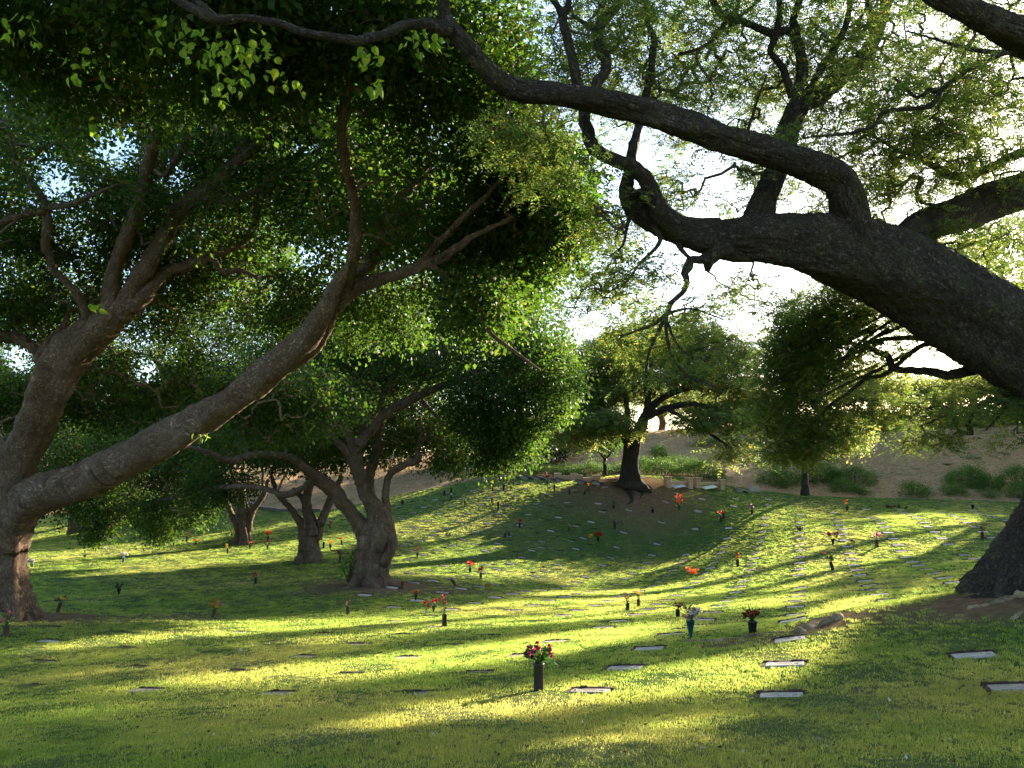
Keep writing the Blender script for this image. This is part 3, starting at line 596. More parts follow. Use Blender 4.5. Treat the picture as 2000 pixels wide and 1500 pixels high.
# ------------------------------------------------------------------ trees
def G3(x, y): return np.array([x, y, float(gz(x, y))])
t1 = [('trunk', [(-8, 1225, 25, 82), (-6, 1190, 25, 66), (-4, 1150, 25, 52), (-2, 1100, 25, 47), (4, 1050, 25, 52), (12, 1000, 24.9, 60), (20, 950, 24.7, 52), (30, 905, 24.4, 42), (60, 850, 24, 38), (82, 800, 23.5, 39), (105, 745, 23, 42), (140, 690, 22.5, 41), (185, 650, 22, 36), (222, 615, 21.6, 27), (240, 592, 21.4, 16), (252, 575, 21.3, 7)]),
 ('limb', [(-30, 1060, 25, 40), (-45, 1010, 24.8, 36), (-30, 960, 24.5, 32), (-10, 910, 24.4, 28), (25, 870, 24.2, 26)]),
 ('limb', [(0, 1035, 24.9, 44), (40, 990, 24.6, 47), (90, 962, 24, 43), (150, 945, 23.4, 41), (210, 917, 22.7, 40), (270, 885, 22, 38), (330, 853, 21.2, 38), (395, 818, 20.4, 37), (440, 790, 19.8, 31), (490, 757, 19.2, 33), (530, 722, 18.6, 31), (560, 697, 18.1, 30), (600, 655, 17.5, 27), (630, 612, 17, 22), (648, 580, 16.7, 19), (663, 548, 16.4, 16), (676, 524, 16.2, 9), (684, 508, 16.1, 4)]),
 ('limb', [(545, 712, 18.3, 22), (590, 696, 18.1, 18), (625, 662, 17.9, 16), (640, 628, 17.6, 15), (655, 595, 17.3, 15), (670, 568, 17, 15), (684, 530, 16.5, 15), (692, 480, 16, 14), (695, 422, 15.5, 13), (686, 367, 15, 11), (673, 312, 14.5, 11), (667, 257, 14, 11), (671, 215, 13.6, 10), (685, 165, 13.2, 9), (699, 110, 12.8, 8), (702, 50, 12.4, 7), (690, -20, 12, 6)]),
 ('limb', [(655, 600, 17.2, 15), (690, 566, 17, 14), (735, 549, 16.8, 14), (765, 540, 16.7, 13), (796, 528, 16.5, 13), (845, 512, 16.3, 12), (885, 490, 16.1, 10), (930, 458, 15.8, 7), (985, 432, 15.5, 4)]),
 ('limb', [(665, 570, 16.9, 13), (700, 535, 17, 13), (732, 505, 17.2, 12), (765, 451, 17.4, 10), (790, 425, 17.6, 9), (820, 403, 17.8, 9), (850, 390, 18, 8), (886, 379, 18.2, 6), (930, 340, 18.4, 4)]),
 ('limb', [(820, 520, 16.5, 9), (850, 480, 16.3, 8), (880, 450, 16.1, 7), (915, 414, 15.8, 7), (945, 388, 15.6, 6), (967, 363, 15.4, 5), (985, 341, 15.2, 4), (1000, 290, 15, 3)]),
 ('limb', [(715, 515, 17, 11), (750, 455, 17.2, 10), (800, 370, 17.6, 9), (830, 330, 17.8, 7), (860, 270, 18, 5), (885, 230, 18.2, 4)]),
 ('limb', [(838, 512, 16.3, 7), (875, 545, 16.2, 6), (908, 565, 16.1, 6), (925, 590, 16, 6), (943, 622, 15.9, 6), (957, 650, 15.8, 5), (1002, 685, 15.7, 4), (1055, 724, 15.6, 3)]),
 ('limb', [(215, 640, 21.8, 22), (218, 585, 21.5, 20), (222, 532, 21.1, 17), (240, 480, 20.7, 16), (257, 440, 20.3, 16), (272, 400, 20, 16), (284, 360, 19.6, 16), (291, 310, 19.2, 15), (303, 270, 18.8, 14), (312, 238, 18.5, 13), (328, 210, 18.2, 11), (345, 178, 17.8, 8), (367, 154, 17.4, 6), (380, 110, 17, 4)]),
 ('limb', [(326, 210, 18.2, 9), (312, 183, 17.9, 9), (295, 150, 17.5, 8), (280, 110, 17.2, 7), (264, 60, 16.8, 6), (240, -10, 16.4, 5)]),
 ('limb', [(235, 612, 21.6, 22), (262, 560, 21.4, 20), (280, 530, 21.2, 20), (312, 480, 21, 19), (346, 420, 20.8, 19), (372, 395, 20.6, 19), (403, 374, 20.4, 18), (440, 341, 20, 17), (477, 303, 19.6, 15), (502, 284, 19.3, 12), (528, 258, 19, 10), (552, 232, 18.7, 10)]),
 ('limb', [(470, 308, 19.7, 11), (482, 262, 19.4, 10), (500, 235, 19.1, 10), (520, 205, 18.8, 9), (540, 175, 18.5, 8), (561, 140, 18.2, 6), (590, 70, 17.8, 5)]),
 ('limb', [(255, 605, 21.5, 18), (295, 560, 21.5, 16), (325, 530, 21.5, 13), (367, 518, 21.5, 12), (422, 495, 21.4, 11), (460, 480, 21.3, 10), (485, 462, 21.2, 9), (499, 432, 21, 9), (506, 396, 20.8, 9), (528, 359, 20.6, 9), (561, 323, 20.4, 8), (601, 282, 20.2, 5), (640, 240, 20, 4)]),
 ('limb', [(410, 498, 21.4, 7), (435, 530, 21.3, 6), (470, 528, 21.2, 6), (505, 545, 21.1, 4)]),
 ('limb', [(400, 385, 20.4, 8), (450, 392, 20.3, 8), (490, 378, 20.2, 8), (530, 350, 20, 8), (560, 300, 19.8, 7)]),
 ('limb', [(322, 345, 20, 6), (350, 300, 19.8, 7), (362, 272, 19.6, 7), (400, 262, 19.4, 6), (428, 250, 19.2, 4)]),
 ('limb', [(200, 655, 22, 15), (178, 635, 21.8, 12), (165, 605, 21.5, 10), (150, 575, 21.2, 9), (130, 552, 21, 9), (108, 531, 20.8, 9), (97, 500, 20.6, 9), (88, 477, 20.4, 10), (93, 440, 20.2, 10), (88, 396, 20, 9), (55, 352, 19.6, 8), (33, 323, 19.2, 7), (26, 286, 18.8, 5), (10, 230, 18.4, 4)]),
 ('limb', [(92, 405, 20, 7), (140, 400, 19.8, 6), (170, 385, 19.6, 5), (230, 360, 19.4, 3)]), ('limb', [(88, 410, 20, 7), (40, 422, 19.8, 7), (0, 435, 19.6, 7), (-60, 460, 19.4, 6)]),
 ('limb', [(95, 735, 23.2, 18), (84, 710, 23.2, 14), (70, 682, 23.1, 13), (35, 661, 23, 13), (0, 657, 22.9, 13), (-60, 640, 22.8, 12), (-140, 600, 22.5, 9)]),
 ('limb', [(78, 690, 23.1, 8), (100, 660, 23, 8), (122, 640, 22.9, 7), (140, 590, 22.7, 4)])]
t1b = [(120, 80, 13, 230, 130, 3.5, 420), (430, 60, 12, 230, 110, 3, 420), (760, 90, 13, 190, 120, 3.5, 300), (960, 210, 15, 120, 150, 3, 230), (1070, 400, 17, 100, 120, 2.5, 270), (980, 480, 19, 170, 110, 3, 380), (740, 380, 20.5, 220, 170, 3, 560), (430, 380, 23, 220, 180, 3, 560), (150, 330, 22.5, 230, 190, 2.5, 600), (60, 560, 24, 170, 130, 2.5, 330), (380, 560, 25, 220, 130, 3, 420), (680, 600, 22, 220, 90, 2.5, 260), (150, 300, 19, 200, 150, 2, 55), (430, 360, 19.5, 200, 150, 2, 60), (760, 360, 16.8, 200, 150, 2, 90), (-180, 350, 20, 180, 300, 4, 260), (30, 770, 26, 150, 80, 2, 230), (300, 760, 26.5, 180, 90, 2.5, 330), (560, 790, 27, 150, 80, 2, 230), (560, -160, 14, 620, 140, 5, 420), (940, 600, 17, 90, 70, 2, 110), (580, 230, 20.5, 250, 150, 3, 420)]
fig1 = tree('fig_tree', 'huge leaning fig tree at left edge with long limb reaching right', G3(P(-8, 1205, 25)[0], 25), t1, t1b, MAT['figbark'], MAT['figtwig'], MAT['figleaf'], per=70, L0=.105, crad=.5, maxr=.05, group='fig trees', ridge=.12, roots=[(-0.55, 1.1, .22), (-1.3, 1.2, .22), (.3, 1.0, .2), (-2.2, 1.0, .22)])
t2 = [('trunk', [(722, 1152, 38, 50), (722, 1135, 38, 39), (722, 1110, 38, 33), (728, 1075, 38, 34), (733, 1045, 38, 38), (738, 1010, 38, 26), (725, 985, 37.9, 17), (712, 962, 37.8, 15), (702, 930, 37.7, 15), (692, 895, 37.6, 17), (688, 868, 37.5, 16)]),
 ('limb', [(722, 1060, 38, 22), (705, 1030, 37.8, 20), (688, 1005, 37.6, 17), (668, 978, 37.3, 17), (644, 950, 37, 15), (613, 928, 36.5, 13), (591, 911, 36, 11), (569, 895, 35.6, 9), (536, 889, 35, 9), (492, 889, 34.4, 9), (459, 900, 34, 9), (433, 896, 33.6, 8), (404, 882, 33.2, 6), (360, 872, 32.8, 4)]),
 ('limb', [(690, 1010, 38.3, 10), (668, 985, 38.3, 9), (640, 960, 38.2, 8), (612, 940, 38, 8), (595, 950, 37.6, 7), (575, 962, 38.4, 8), (550, 966, 39, 8), (525, 957, 40, 6), (481, 950, 41.5, 6), (426, 953, 43, 6), (363, 963, 44.5, 5), (320, 976, 45.5, 4), (250, 985, 46.5, 3)]),
 ('limb', [(738, 1150, 37.9, 18), (748, 1120, 37.8, 15), (752, 1090, 37.8, 17), (758, 1060, 37.8, 19), (755, 1030, 37.8, 19), (742, 1000, 37.8, 18), (722, 975, 37.8, 16)]),
 ('limb', [(742, 1152, 37.7, 14), (750, 1100, 37.6, 12), (762, 1075, 37.6, 14), (768, 1050, 37.7, 10), (758, 1025, 37.8, 8)]),
 ('limb', [(688, 875, 37.6, 11), (670, 822, 37, 9), (645, 787, 36.5, 8), (624, 752, 36, 7), (607, 717, 35.5, 6), (600, 670, 35, 4)]),
 ('limb', [(690, 895, 37.6, 12), (675, 880, 37.3, 10), (647, 850, 37, 9), (612, 822, 36.6, 8), (577, 801, 36.2, 7), (546, 776, 35.8, 6), (518, 766, 35.4, 4), (480, 740, 35, 3)]),
 ('limb', [(692, 880, 37.6, 12), (705, 862, 37.7, 11), (717, 825, 37.8, 10), (747, 780, 37.9, 8), (768, 738, 38, 7), (796, 696, 38.1, 6), (845, 682, 38.2, 5), (890, 690, 38.3, 3)]),
 ('limb', [(700, 868, 37.6, 12), (722, 842, 37.4, 11), (757, 806, 37.2, 11), (790, 788, 37, 11), (825, 770, 36.8, 10), (862, 755, 36.6, 9), (904, 736, 36.4, 7), (936, 728, 36.2, 5), (1000, 740, 36, 3)]),
 ('limb', [(735, 800, 37.8, 7), (732, 760, 37.9, 6), (730, 712, 38, 5), (725, 650, 38, 3)]), ('limb', [(805, 775, 37.2, 6), (830, 735, 37.3, 5), (840, 700, 37.4, 5), (850, 640, 37.5, 3)]),
 ('limb', [(740, 1020, 38.8, 16), (732, 985, 39, 13), (722, 960, 39, 12), (722, 930, 39, 12), (730, 900, 39, 12), (735, 870, 39, 11), (742, 840, 39, 8), (755, 790, 39, 5)]),
 ('limb', [(768, 1075, 37.9, 12), (765, 1040, 38, 9), (758, 1005, 38, 9), (753, 970, 38, 9), (757, 937, 38, 9), (768, 920, 38, 9), (789, 908, 38, 9), (815, 898, 38, 9), (818, 872, 38, 6), (838, 843, 38, 5), (866, 804, 38, 3)]),
 ('limb', [(817, 880, 38, 5), (822, 845, 38, 4), (820, 812, 38, 3)]), ('limb', [(812, 768, 37, 5), (870, 830, 37, 4), (910, 842, 37, 4), (935, 850, 37, 3)])]
t2b = [(620, 690, 42, 170, 110, 4, 420), (640, 760, 37, 120, 60, 2, 70), (830, 720, 37, 120, 50, 2, 90), (700, 640, 37, 160, 60, 2, 110), (850, 620, 42, 200, 110, 4, 480), (1010, 640, 37, 110, 110, 4, 290), (1055, 745, 36.5, 85, 90, 3.5, 290), (960, 790, 36.5, 100, 70, 3, 230), (800, 700, 43, 200, 110, 3, 420), (600, 800, 41, 200, 90, 3, 260), (460, 860, 38, 200, 60, 5, 200), (1000, 860, 36.5, 70, 45, 2, 130), (960, 900, 37, 50, 22, 2, 45), (210, 985, 47, 90, 40, 2, 150), (190, 1035, 46, 32, 24, .8, 50), (330, 1000, 46, 90, 38, 2, 120), (310, 1043, 46, 28, 20, .8, 34), (430, 955, 44, 80, 35, 2, 110), (700, 880, 41, 160, 40, 3, 110), (850, 860, 40, 80, 40, 3, 120), (880, 905, 38, 50, 18, 1.5, 26), (120, 900, 48, 160, 90, 3, 360), (330, 860, 46, 160, 80, 3, 300)]
fig2 = tree('fig_tree', 'many stemmed fig tree in the middle on its patch of bare earth', G3(P(722, 1142, 38)[0], 38), t2, t2b, MAT['figbark'], MAT['figtwig'], MAT['figleaf'], per=60, L0=.14, crad=.62, maxr=.07, group='fig trees', rs=.80, ridge=.30, roots=[(-0.4, 1.4, .25), (-1.5, 1.3, .25), (-2.6, 1.6, .25), (-.9, 1.0, .22)])
def small_fig(label, trunk, limbs, blobs, **k):
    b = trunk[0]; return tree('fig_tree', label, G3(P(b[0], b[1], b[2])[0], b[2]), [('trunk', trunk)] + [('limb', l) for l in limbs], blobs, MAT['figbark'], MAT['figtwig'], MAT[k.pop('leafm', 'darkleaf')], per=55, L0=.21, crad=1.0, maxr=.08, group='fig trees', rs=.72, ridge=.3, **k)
small_fig('forked grey fig tree just behind and left of the middle fig', [(603, 1102, 48, 40), (604, 1085, 48, 28), (604, 1060, 48, 24), (606, 1035, 48, 26), (603, 1012, 48, 15), (598, 985, 48, 11), (602, 958, 48, 11), (610, 930, 48, 9)],
 [[(597, 1050, 48, 14), (588, 1022, 48, 11), (573, 1000, 48, 9), (558, 982, 48, 8), (542, 962, 48, 7), (530, 930, 48, 5)], [(614, 1050, 48, 16), (628, 1018, 48, 12), (640, 990, 48, 11), (650, 965, 48, 9), (668, 930, 48, 6)], [(602, 990, 48, 9), (588, 970, 48, 7), (572, 955, 48, 6)]],
 [(600, 840, 49, 150, 80, 5, 420), (700, 760, 52, 150, 100, 5, 360), (480, 800, 50, 140, 110, 4, 420)])
small_fig('smaller forked fig tree furthest left, beside a low shrub', [(474, 1064, 56, 30), (474, 1050, 56, 21), (474, 1025, 56, 18), (475, 1000, 56, 16), (474, 975, 56, 9), (470, 945, 56, 8)],
 [[(468, 1035, 56, 11), (456, 1012, 56, 8), (444, 985, 56, 7), (432, 960, 56, 6)], [(482, 1035, 56, 12), (490, 1005, 56, 10), (502, 985, 56, 8), (516, 965, 56, 7), (525, 935, 56, 5)]],
 [(400, 830, 58, 180, 110, 5, 480), (250, 880, 58, 160, 90, 5, 340)])
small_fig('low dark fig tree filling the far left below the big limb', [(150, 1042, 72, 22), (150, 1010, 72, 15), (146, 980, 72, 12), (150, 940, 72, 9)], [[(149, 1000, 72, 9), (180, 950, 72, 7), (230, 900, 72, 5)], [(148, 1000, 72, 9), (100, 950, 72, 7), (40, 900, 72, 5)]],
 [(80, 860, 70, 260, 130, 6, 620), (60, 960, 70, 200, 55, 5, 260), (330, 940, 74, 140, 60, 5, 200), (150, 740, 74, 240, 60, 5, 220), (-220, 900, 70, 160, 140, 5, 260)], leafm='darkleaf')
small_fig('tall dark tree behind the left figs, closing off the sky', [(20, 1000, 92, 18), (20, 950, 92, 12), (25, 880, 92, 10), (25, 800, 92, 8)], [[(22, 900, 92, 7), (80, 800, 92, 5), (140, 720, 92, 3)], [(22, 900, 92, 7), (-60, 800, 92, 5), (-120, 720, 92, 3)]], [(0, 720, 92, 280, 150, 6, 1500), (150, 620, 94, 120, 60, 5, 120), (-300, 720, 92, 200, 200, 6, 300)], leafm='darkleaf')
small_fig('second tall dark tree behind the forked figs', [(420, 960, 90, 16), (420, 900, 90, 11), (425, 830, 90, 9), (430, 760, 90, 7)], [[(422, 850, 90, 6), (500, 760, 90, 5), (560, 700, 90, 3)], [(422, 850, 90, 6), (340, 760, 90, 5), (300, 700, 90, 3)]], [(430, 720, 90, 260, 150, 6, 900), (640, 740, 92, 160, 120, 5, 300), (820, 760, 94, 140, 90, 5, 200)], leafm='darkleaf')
small_fig('fig tree whose pale trunk stands in the mulch left of the slabs', [(895, 945, 86, 12), (893, 925, 86, 7), (890, 905, 86, 6), (885, 880, 86, 5)], [[(892, 915, 86, 4), (905, 895, 86, 4), (915, 870, 86, 3)]], [(880, 840, 86, 110, 50, 4, 260), (760, 850, 90, 80, 40, 4, 120)])
small_fig('fig tree with grey trunk rising behind the row of dark slabs', [(1021, 934, 80, 11), (1020, 915, 80, 8), (1023, 895, 80, 6), (1030, 870, 80, 5)], [[(1021, 908, 80, 5), (1010, 885, 80, 4), (1000, 860, 80, 3)]], [(1015, 850, 80, 75, 45, 3, 220), (1090, 860, 84, 50, 40, 3, 90)])
small_fig('thin tree trunk on the dark mulch beside the middle fig', [(897, 938, 90, 7), (898, 920, 90, 5), (900, 900, 90, 4), (905, 880, 90, 4)], [], [(820, 830, 95, 90, 40, 4, 120)])
# the far monkeypod on its knoll
def pod(name, label, trunk, limbs, blobs, leaf='hillleaf', **k):
    b = trunk[0]; return tree(name, label, G3(P(b[0], b[1], b[2])[0], b[2]), [('trunk', trunk)] + [('limb', l) for l in limbs], blobs, MAT['podbark'], MAT['twig'], MAT[leaf], kind='feather', **k)
pod('monkeypod_tree', 'round topped monkeypod tree on a bare knoll behind the lawn', [(1228, 950, 66, 40), (1229, 938, 66, 24), (1231, 905, 66, 19), (1235, 875, 66, 19), (1236, 855, 66, 20)],
 [[(1233, 875, 66, 14), (1218, 845, 66, 11), (1195, 815, 66, 9), (1160, 785, 66, 7), (1120, 765, 66, 4)], [(1238, 870, 66, 14), (1250, 838, 66, 13), (1262, 810, 66, 10), (1290, 780, 66, 8), (1330, 762, 65, 6), (1370, 755, 65, 4)], [(1260, 815, 66, 8), (1310, 795, 65, 7), (1360, 790, 64, 6), (1410, 805, 63, 4), (1450, 830, 62, 3)],
  [(1258, 822, 66, 8), (1265, 780, 66, 7), (1262, 740, 66, 5), (1280, 690, 66, 4)], [(1222, 850, 66, 8), (1225, 800, 66, 6), (1215, 750, 66, 5), (1190, 700, 66, 4)], [(1300, 797, 65, 5), (1360, 830, 63, 4), (1420, 870, 62, 3)]],
 [(1120, 740, 66, 60, 36, 4, 120), (1465, 800, 64, 50, 36, 3, 80), (1160, 705, 66, 100, 50, 5, 260), (1300, 665, 67, 130, 52, 6, 420), (1410, 700, 66, 90, 50, 5, 260), (1280, 740, 69, 150, 50, 3, 300), (1180, 765, 66, 80, 28, 5, 80), (1130, 800, 66, 70, 30, 5, 100), (1440, 760, 64, 55, 40, 4, 90), (1340, 730, 62, 90, 25, 3, 70), (1170, 825, 63, 90, 30, 4, 220), (1400, 820, 62, 90, 32, 3, 150), (1130, 780, 66, 70, 40, 4, 140), (1430, 880, 62, 60, 22, 3, 40), (1120, 855, 66, 60, 25, 4, 70)],
 rs=.85, L0=.22, crad=1.25, feat=(10, 7), tilt=.22, maxr=.10, rbase=.016, group='monkeypod trees', gaps=False, roots=[(-1.9, 2.2, .16), (-1.2, 1.2, .14), (-.2, 1.6, .14)])
# the near monkeypod leaning in from the right
t8 = [('trunk', [(2112, 1225, 15, 235), (2108, 1190, 15, 205), (2108, 1150, 15, 180), (2110, 1110, 15, 158), (2118, 1050, 15, 132), (2130, 970, 15, 112), (2125, 880, 14.8, 105), (2080, 780, 14.5, 104), (2010, 695, 14.1, 103), (1920, 630, 13.7, 100), (1820, 570, 13.3, 92), (1730, 525, 12.9, 84), (1640, 490, 12.5, 76), (1560, 470, 12.2, 66), (1490, 462, 12, 58), (1425, 466, 11.8, 48), (1370, 462, 11.7, 36), (1320, 448, 11.6, 32), (1275, 428, 11.5, 30), (1240, 402, 11.4, 27), (1224, 372, 11.3, 18), (1226, 350, 11.25, 13)]),
 ('limb', [(1672, 520, 12.6, 48), (1662, 445, 12.25, 48), (1655, 390, 12, 41), (1632, 345, 11.8, 37), (1580, 322, 11.5, 34), (1480, 291, 11.1, 34), (1380, 257, 10.7, 33), (1280, 226, 10.3, 30), (1180, 199, 10, 28), (1080, 183, 9.8, 27), (1010, 177, 9.6, 26), (965, 150, 9.4, 24), (925, 105, 9.2, 21), (885, 60, 9.05, 19), (868, 30, 9, 15), (866, -10, 8.9, 13), (870, -70, 8.8, 11)]),
 ('limb', [(880, 58, 9, 15), (840, 48, 8.9, 12), (800, 46, 8.8, 11), (765, 60, 8.7, 11), (735, 72, 8.6, 11), (695, 79, 8.5, 11), (650, 73, 8.4, 10), (605, 66, 8.35, 10), (555, 50, 8.3, 9.5), (500, 38, 8.2, 9.5), (460, 36, 8.15, 10), (420, 38, 8.1, 13), (390, 25, 8.05, 12), (350, 3, 8, 10), (300, -30, 7.9, 9)]),
 ('limb', [(418, 36, 8.1, 9), (395, 12, 8.15, 7), (365, -15, 8.2, 6)]),
 ('limb', [(1400, 462, 11.7, 30), (1345, 450, 11.5, 30), (1305, 428, 11.3, 25), (1282, 400, 11.2, 22), (1268, 365, 11.1, 20), (1250, 338, 11, 18), (1215, 318, 10.9, 17), (1187, 307, 10.8, 16), (1158, 290, 10.7, 15), (1147, 255, 10.6, 14), (1138, 210, 10.5, 13), (1127, 155, 10.4, 12), (1114, 105, 10.3, 12), (1103, 55, 10.2, 11), (1102, 28, 10.2, 9), (1114, -20, 10.2, 6)]),
 ('limb', [(1103, 40, 10.2, 8), (1090, 14, 10.15, 7), (1065, -20, 10.1, 6)]),
 ('limb', [(1226, 360, 11.25, 13), (1231, 325, 11.3, 12), (1236, 290, 11.4, 11), (1246, 250, 11.5, 10), (1257, 210, 11.6, 10), (1267, 160, 11.7, 9), (1275, 115, 11.8, 9), (1277, 75, 11.9, 8), (1265, 45, 12, 6), (1255, -10, 12, 5)]),
 ('limb', [(1228, 385, 11.3, 11), (1250, 375, 11.1, 9), (1268, 392, 11.0, 8)]),
 ('limb', [(1235, 215, 10.2, 14), (1205, 200, 10.3, 13), (1172, 183, 10.5, 12), (1166, 162, 10.6, 12), (1183, 138, 10.7, 12), (1184, 118, 10.8, 12), (1172, 98, 10.9, 12), (1168, 62, 11, 12), (1180, 38, 11.1, 12), (1205, 10, 11.2, 11), (1230, -30, 11.3, 9)]),
 ('limb', [(1170, 60, 11, 6), (1140, 45, 11, 5), (1118, 28, 11.1, 4)]),
 ('limb', [(1478, 490, 12, 34), (1482, 425, 12.1, 36), (1503, 365, 12.4, 27), (1522, 315, 12.7, 25), (1542, 250, 13, 25), (1562, 205, 13.3, 24), (1600, 185, 13.7, 22), (1644, 148, 14.1, 20), (1690, 105, 14.5, 18), (1715, 60, 14.9, 14), (1730, 10, 15.2, 12), (1745, -60, 15.5, 10)]),
 ('limb', [(1545, 240, 13, 17), (1562, 180, 13, 15), (1567, 120, 13, 13), (1556, 75, 13, 11), (1550, 40, 13, 9), (1565, -10, 13, 8)]),
 ('limb', [(1556, 62, 13, 10), (1535, 60, 12.9, 9), (1510, 66, 12.8, 9), (1480, 55, 12.7, 8), (1450, 42, 12.6, 8), (1420, 38, 12.5, 8), (1402, 20, 12.4, 8), (1385, -15, 12.3, 7)]),
 ('limb', [(1418, 38, 12.5, 5), (1440, 20, 12.6, 4), (1440, -20, 12.6, 3)]), ('limb', [(1420, 40, 12.5, 5), (1395, 75, 12.4, 4), (1365, 95, 12.3, 4), (1325, 105, 12.2, 3)]),
 ('limb', [(1548, 190, 13, 8), (1527, 130, 12.9, 8), (1505, 103, 12.8, 7), (1514, 70, 12.8, 9), (1523, 30, 12.7, 7), (1520, -20, 12.6, 7)]),
 ('limb', [(1690, 108, 14.5, 10), (1706, 70, 14.6, 10), (1700, 30, 14.7, 9), (1690, -20, 14.8, 8)]), ('limb', [(1575, 195, 13.3, 9), (1600, 140, 13.2, 8), (1632, 90, 13.1, 8), (1655, 40, 13, 7), (1662, -20, 13, 6)]),
 ('limb', [(1452, 282, 11.2, 4), (1465, 240, 11.2, 3), (1480, 195, 11.1, 2.5), (1497, 145, 11, 2)]),
 ('limb', [(1690, 545, 13.2, 26), (1745, 478, 14.2, 34), (1800, 443, 15, 38), (1870, 418, 15.6, 38), (1950, 388, 16.2, 42), (2040, 365, 16.8, 42), (2150, 350, 17.5, 36)]),
 ('limb', [(2040, 350, 16.5, 14), (2010, 300, 16, 11), (1975, 306, 15.8, 10), (1944, 322, 15.6, 10), (1900, 340, 15.4, 10), (1857, 343, 15.2, 9), (1820, 322, 15, 8), (1790, 305, 14.8, 6), (1756, 294, 14.6, 4), (1700, 262, 14.4, 3)]),
 ('limb', [(1800, 352, 15, 5), (1790, 375, 15, 5), (1800, 395, 15, 4), (1830, 400, 15, 3)]),
 ('limb', [(2060, 70, 13, 12), (2010, 105, 12.8, 9), (1962, 103, 12.6, 7), (1906, 127, 12.5, 7), (1869, 152, 12.4, 6), (1838, 178, 12.3, 6), (1820, 205, 12.2, 6), (1785, 212, 12.1, 5), (1756, 214, 12, 5), (1724, 220, 11.9, 5), (1705, 246, 11.8, 4), (1662, 260, 11.7, 4), (1610, 265, 11.6, 3), (1569, 270, 11.5, 2)]),
 ('limb', [(1962, 103, 12.6, 5), (1925, 100, 12.7, 5), (1887, 95, 12.8, 4), (1831, 78, 12.9, 3), (1770, 60, 13, 2)]), ('limb', [(1835, 180, 12.3, 5), (1815, 175, 12.3, 5), (1790, 190, 12.4, 4), (1745, 150, 12.5, 3)]),
 ('limb', [(1760, -70, 9.2, 26), (1800, -35, 9.4, 28), (1850, 0, 9.6, 30), (1910, 30, 9.9, 32), (1975, 62, 10.2, 35), (2060, 110, 10.8, 40), (2160, 200, 11.8, 50), (2240, 380, 13, 62), (2230, 600, 14, 75), (2180, 780, 14.6, 85)]),
 ('limb', [(1402, 475, 11.7, 28), (1392, 497, 11.7, 20), (1382, 515, 11.7, 11), (1383, 530, 11.7, 5)]),
 ('limb', [(1390, 500, 11.7, 12), (1365, 508, 11.6, 9), (1348, 508, 11.5, 9), (1344, 522, 11.5, 11), (1338, 535, 11.4, 9), (1343, 552, 11.4, 7), (1330, 575, 11.3, 6), (1312, 592, 11.2, 6), (1301, 618, 11.1, 5)]),
 ('limb', [(1301, 615, 11.1, 4), (1275, 635, 11.1, 3), (1245, 645, 11.1, 3), (1215, 655, 11.2, 2), (1180, 650, 11.3, 1.6)]), ('limb', [(1301, 615, 11.1, 4), (1280, 660, 11.1, 3), (1264, 700, 11.1, 2.5), (1262, 740, 11.1, 2)]),
 ('limb', [(1301, 617, 11.1, 4), (1302, 655, 11, 3), (1314, 700, 11, 3), (1344, 734, 11, 2.5), (1380, 748, 11, 2), (1420, 765, 11, 1.5)]), ('limb', [(1302, 625, 11.1, 3), (1318, 665, 11, 2.5), (1340, 690, 10.9, 2), (1370, 700, 10.9, 1.5)]), ('limb', [(1303, 612, 11.1, 3), (1340, 603, 11.2, 2.5), (1370, 608, 11.3, 2), (1415, 625, 11.4, 1.6)]),
 ('limb', [(1276, 440, 11.4, 7), (1290, 468, 11.3, 5), (1272, 494, 11.2, 4), (1248, 515, 11.2, 3), (1225, 550, 11.2, 2), (1190, 570, 11.3, 1.5)]), ('limb', [(1320, 460, 11.5, 7), (1332, 490, 11.5, 5), (1348, 505, 11.5, 4)]),
 ('limb', [(1238, 408, 11.3, 6), (1225, 440, 11.3, 4), (1216, 480, 11.2, 3), (1190, 500, 11.2, 2)]),
 ('limb', [(2010, 730, 14.2, 26), (1948, 716, 14.3, 17), (1900, 722, 14.4, 13), (1850, 733, 14.5, 11), (1816, 725, 14.6, 9), (1780, 723, 14.7, 8), (1746, 721, 14.8, 8), (1733, 697, 14.9, 8), (1705, 683, 15, 7), (1670, 672, 15.1, 5), (1630, 660, 15.2, 3)]),
 ('limb', [(1905, 720, 14.4, 8), (1880, 697, 14.5, 7), (1850, 675, 14.6, 7), (1820, 664, 14.7, 8), (1780, 660, 14.8, 6), (1732, 662, 14.9, 5), (1690, 672, 15, 4)]), ('limb', [(1950, 660, 14, 12), (1900, 655, 14.3, 10), (1860, 668, 14.5, 10), (1830, 663, 14.6, 10), (1808, 642, 14.7, 7), (1788, 625, 14.8, 6), (1752, 628, 14.9, 5), (1720, 600, 15, 3), (1680, 590, 15, 2)]),
 ('limb', [(1825, 668, 14.7, 6), (1800, 675, 14.7, 5), (1778, 690, 14.8, 5), (1760, 705, 14.8, 5), (1747, 720, 14.8, 5)]),
 ('limb', [(1742, 722, 14.8, 5), (1721, 734, 14.9, 4), (1690, 740, 14.9, 4), (1657, 768, 15, 4), (1620, 792, 15, 4), (1592, 826, 15, 3), (1556, 868, 15, 2)]),
 ('limb', [(2080, 750, 14.3, 22), (2020, 770, 14.2, 13), (1976, 788, 14.1, 9), (1945, 782, 14, 7), (1920, 787, 14, 6), (1902, 808, 13.9, 5), (1890, 832, 13.9, 5), (1898, 845, 13.9, 6), (1886, 846, 13.9, 5), (1874, 842, 13.9, 4), (1867, 824, 13.9, 3), (1857, 800, 13.9, 3), (1836, 791, 13.9, 3), (1797, 802, 13.9, 2)]),
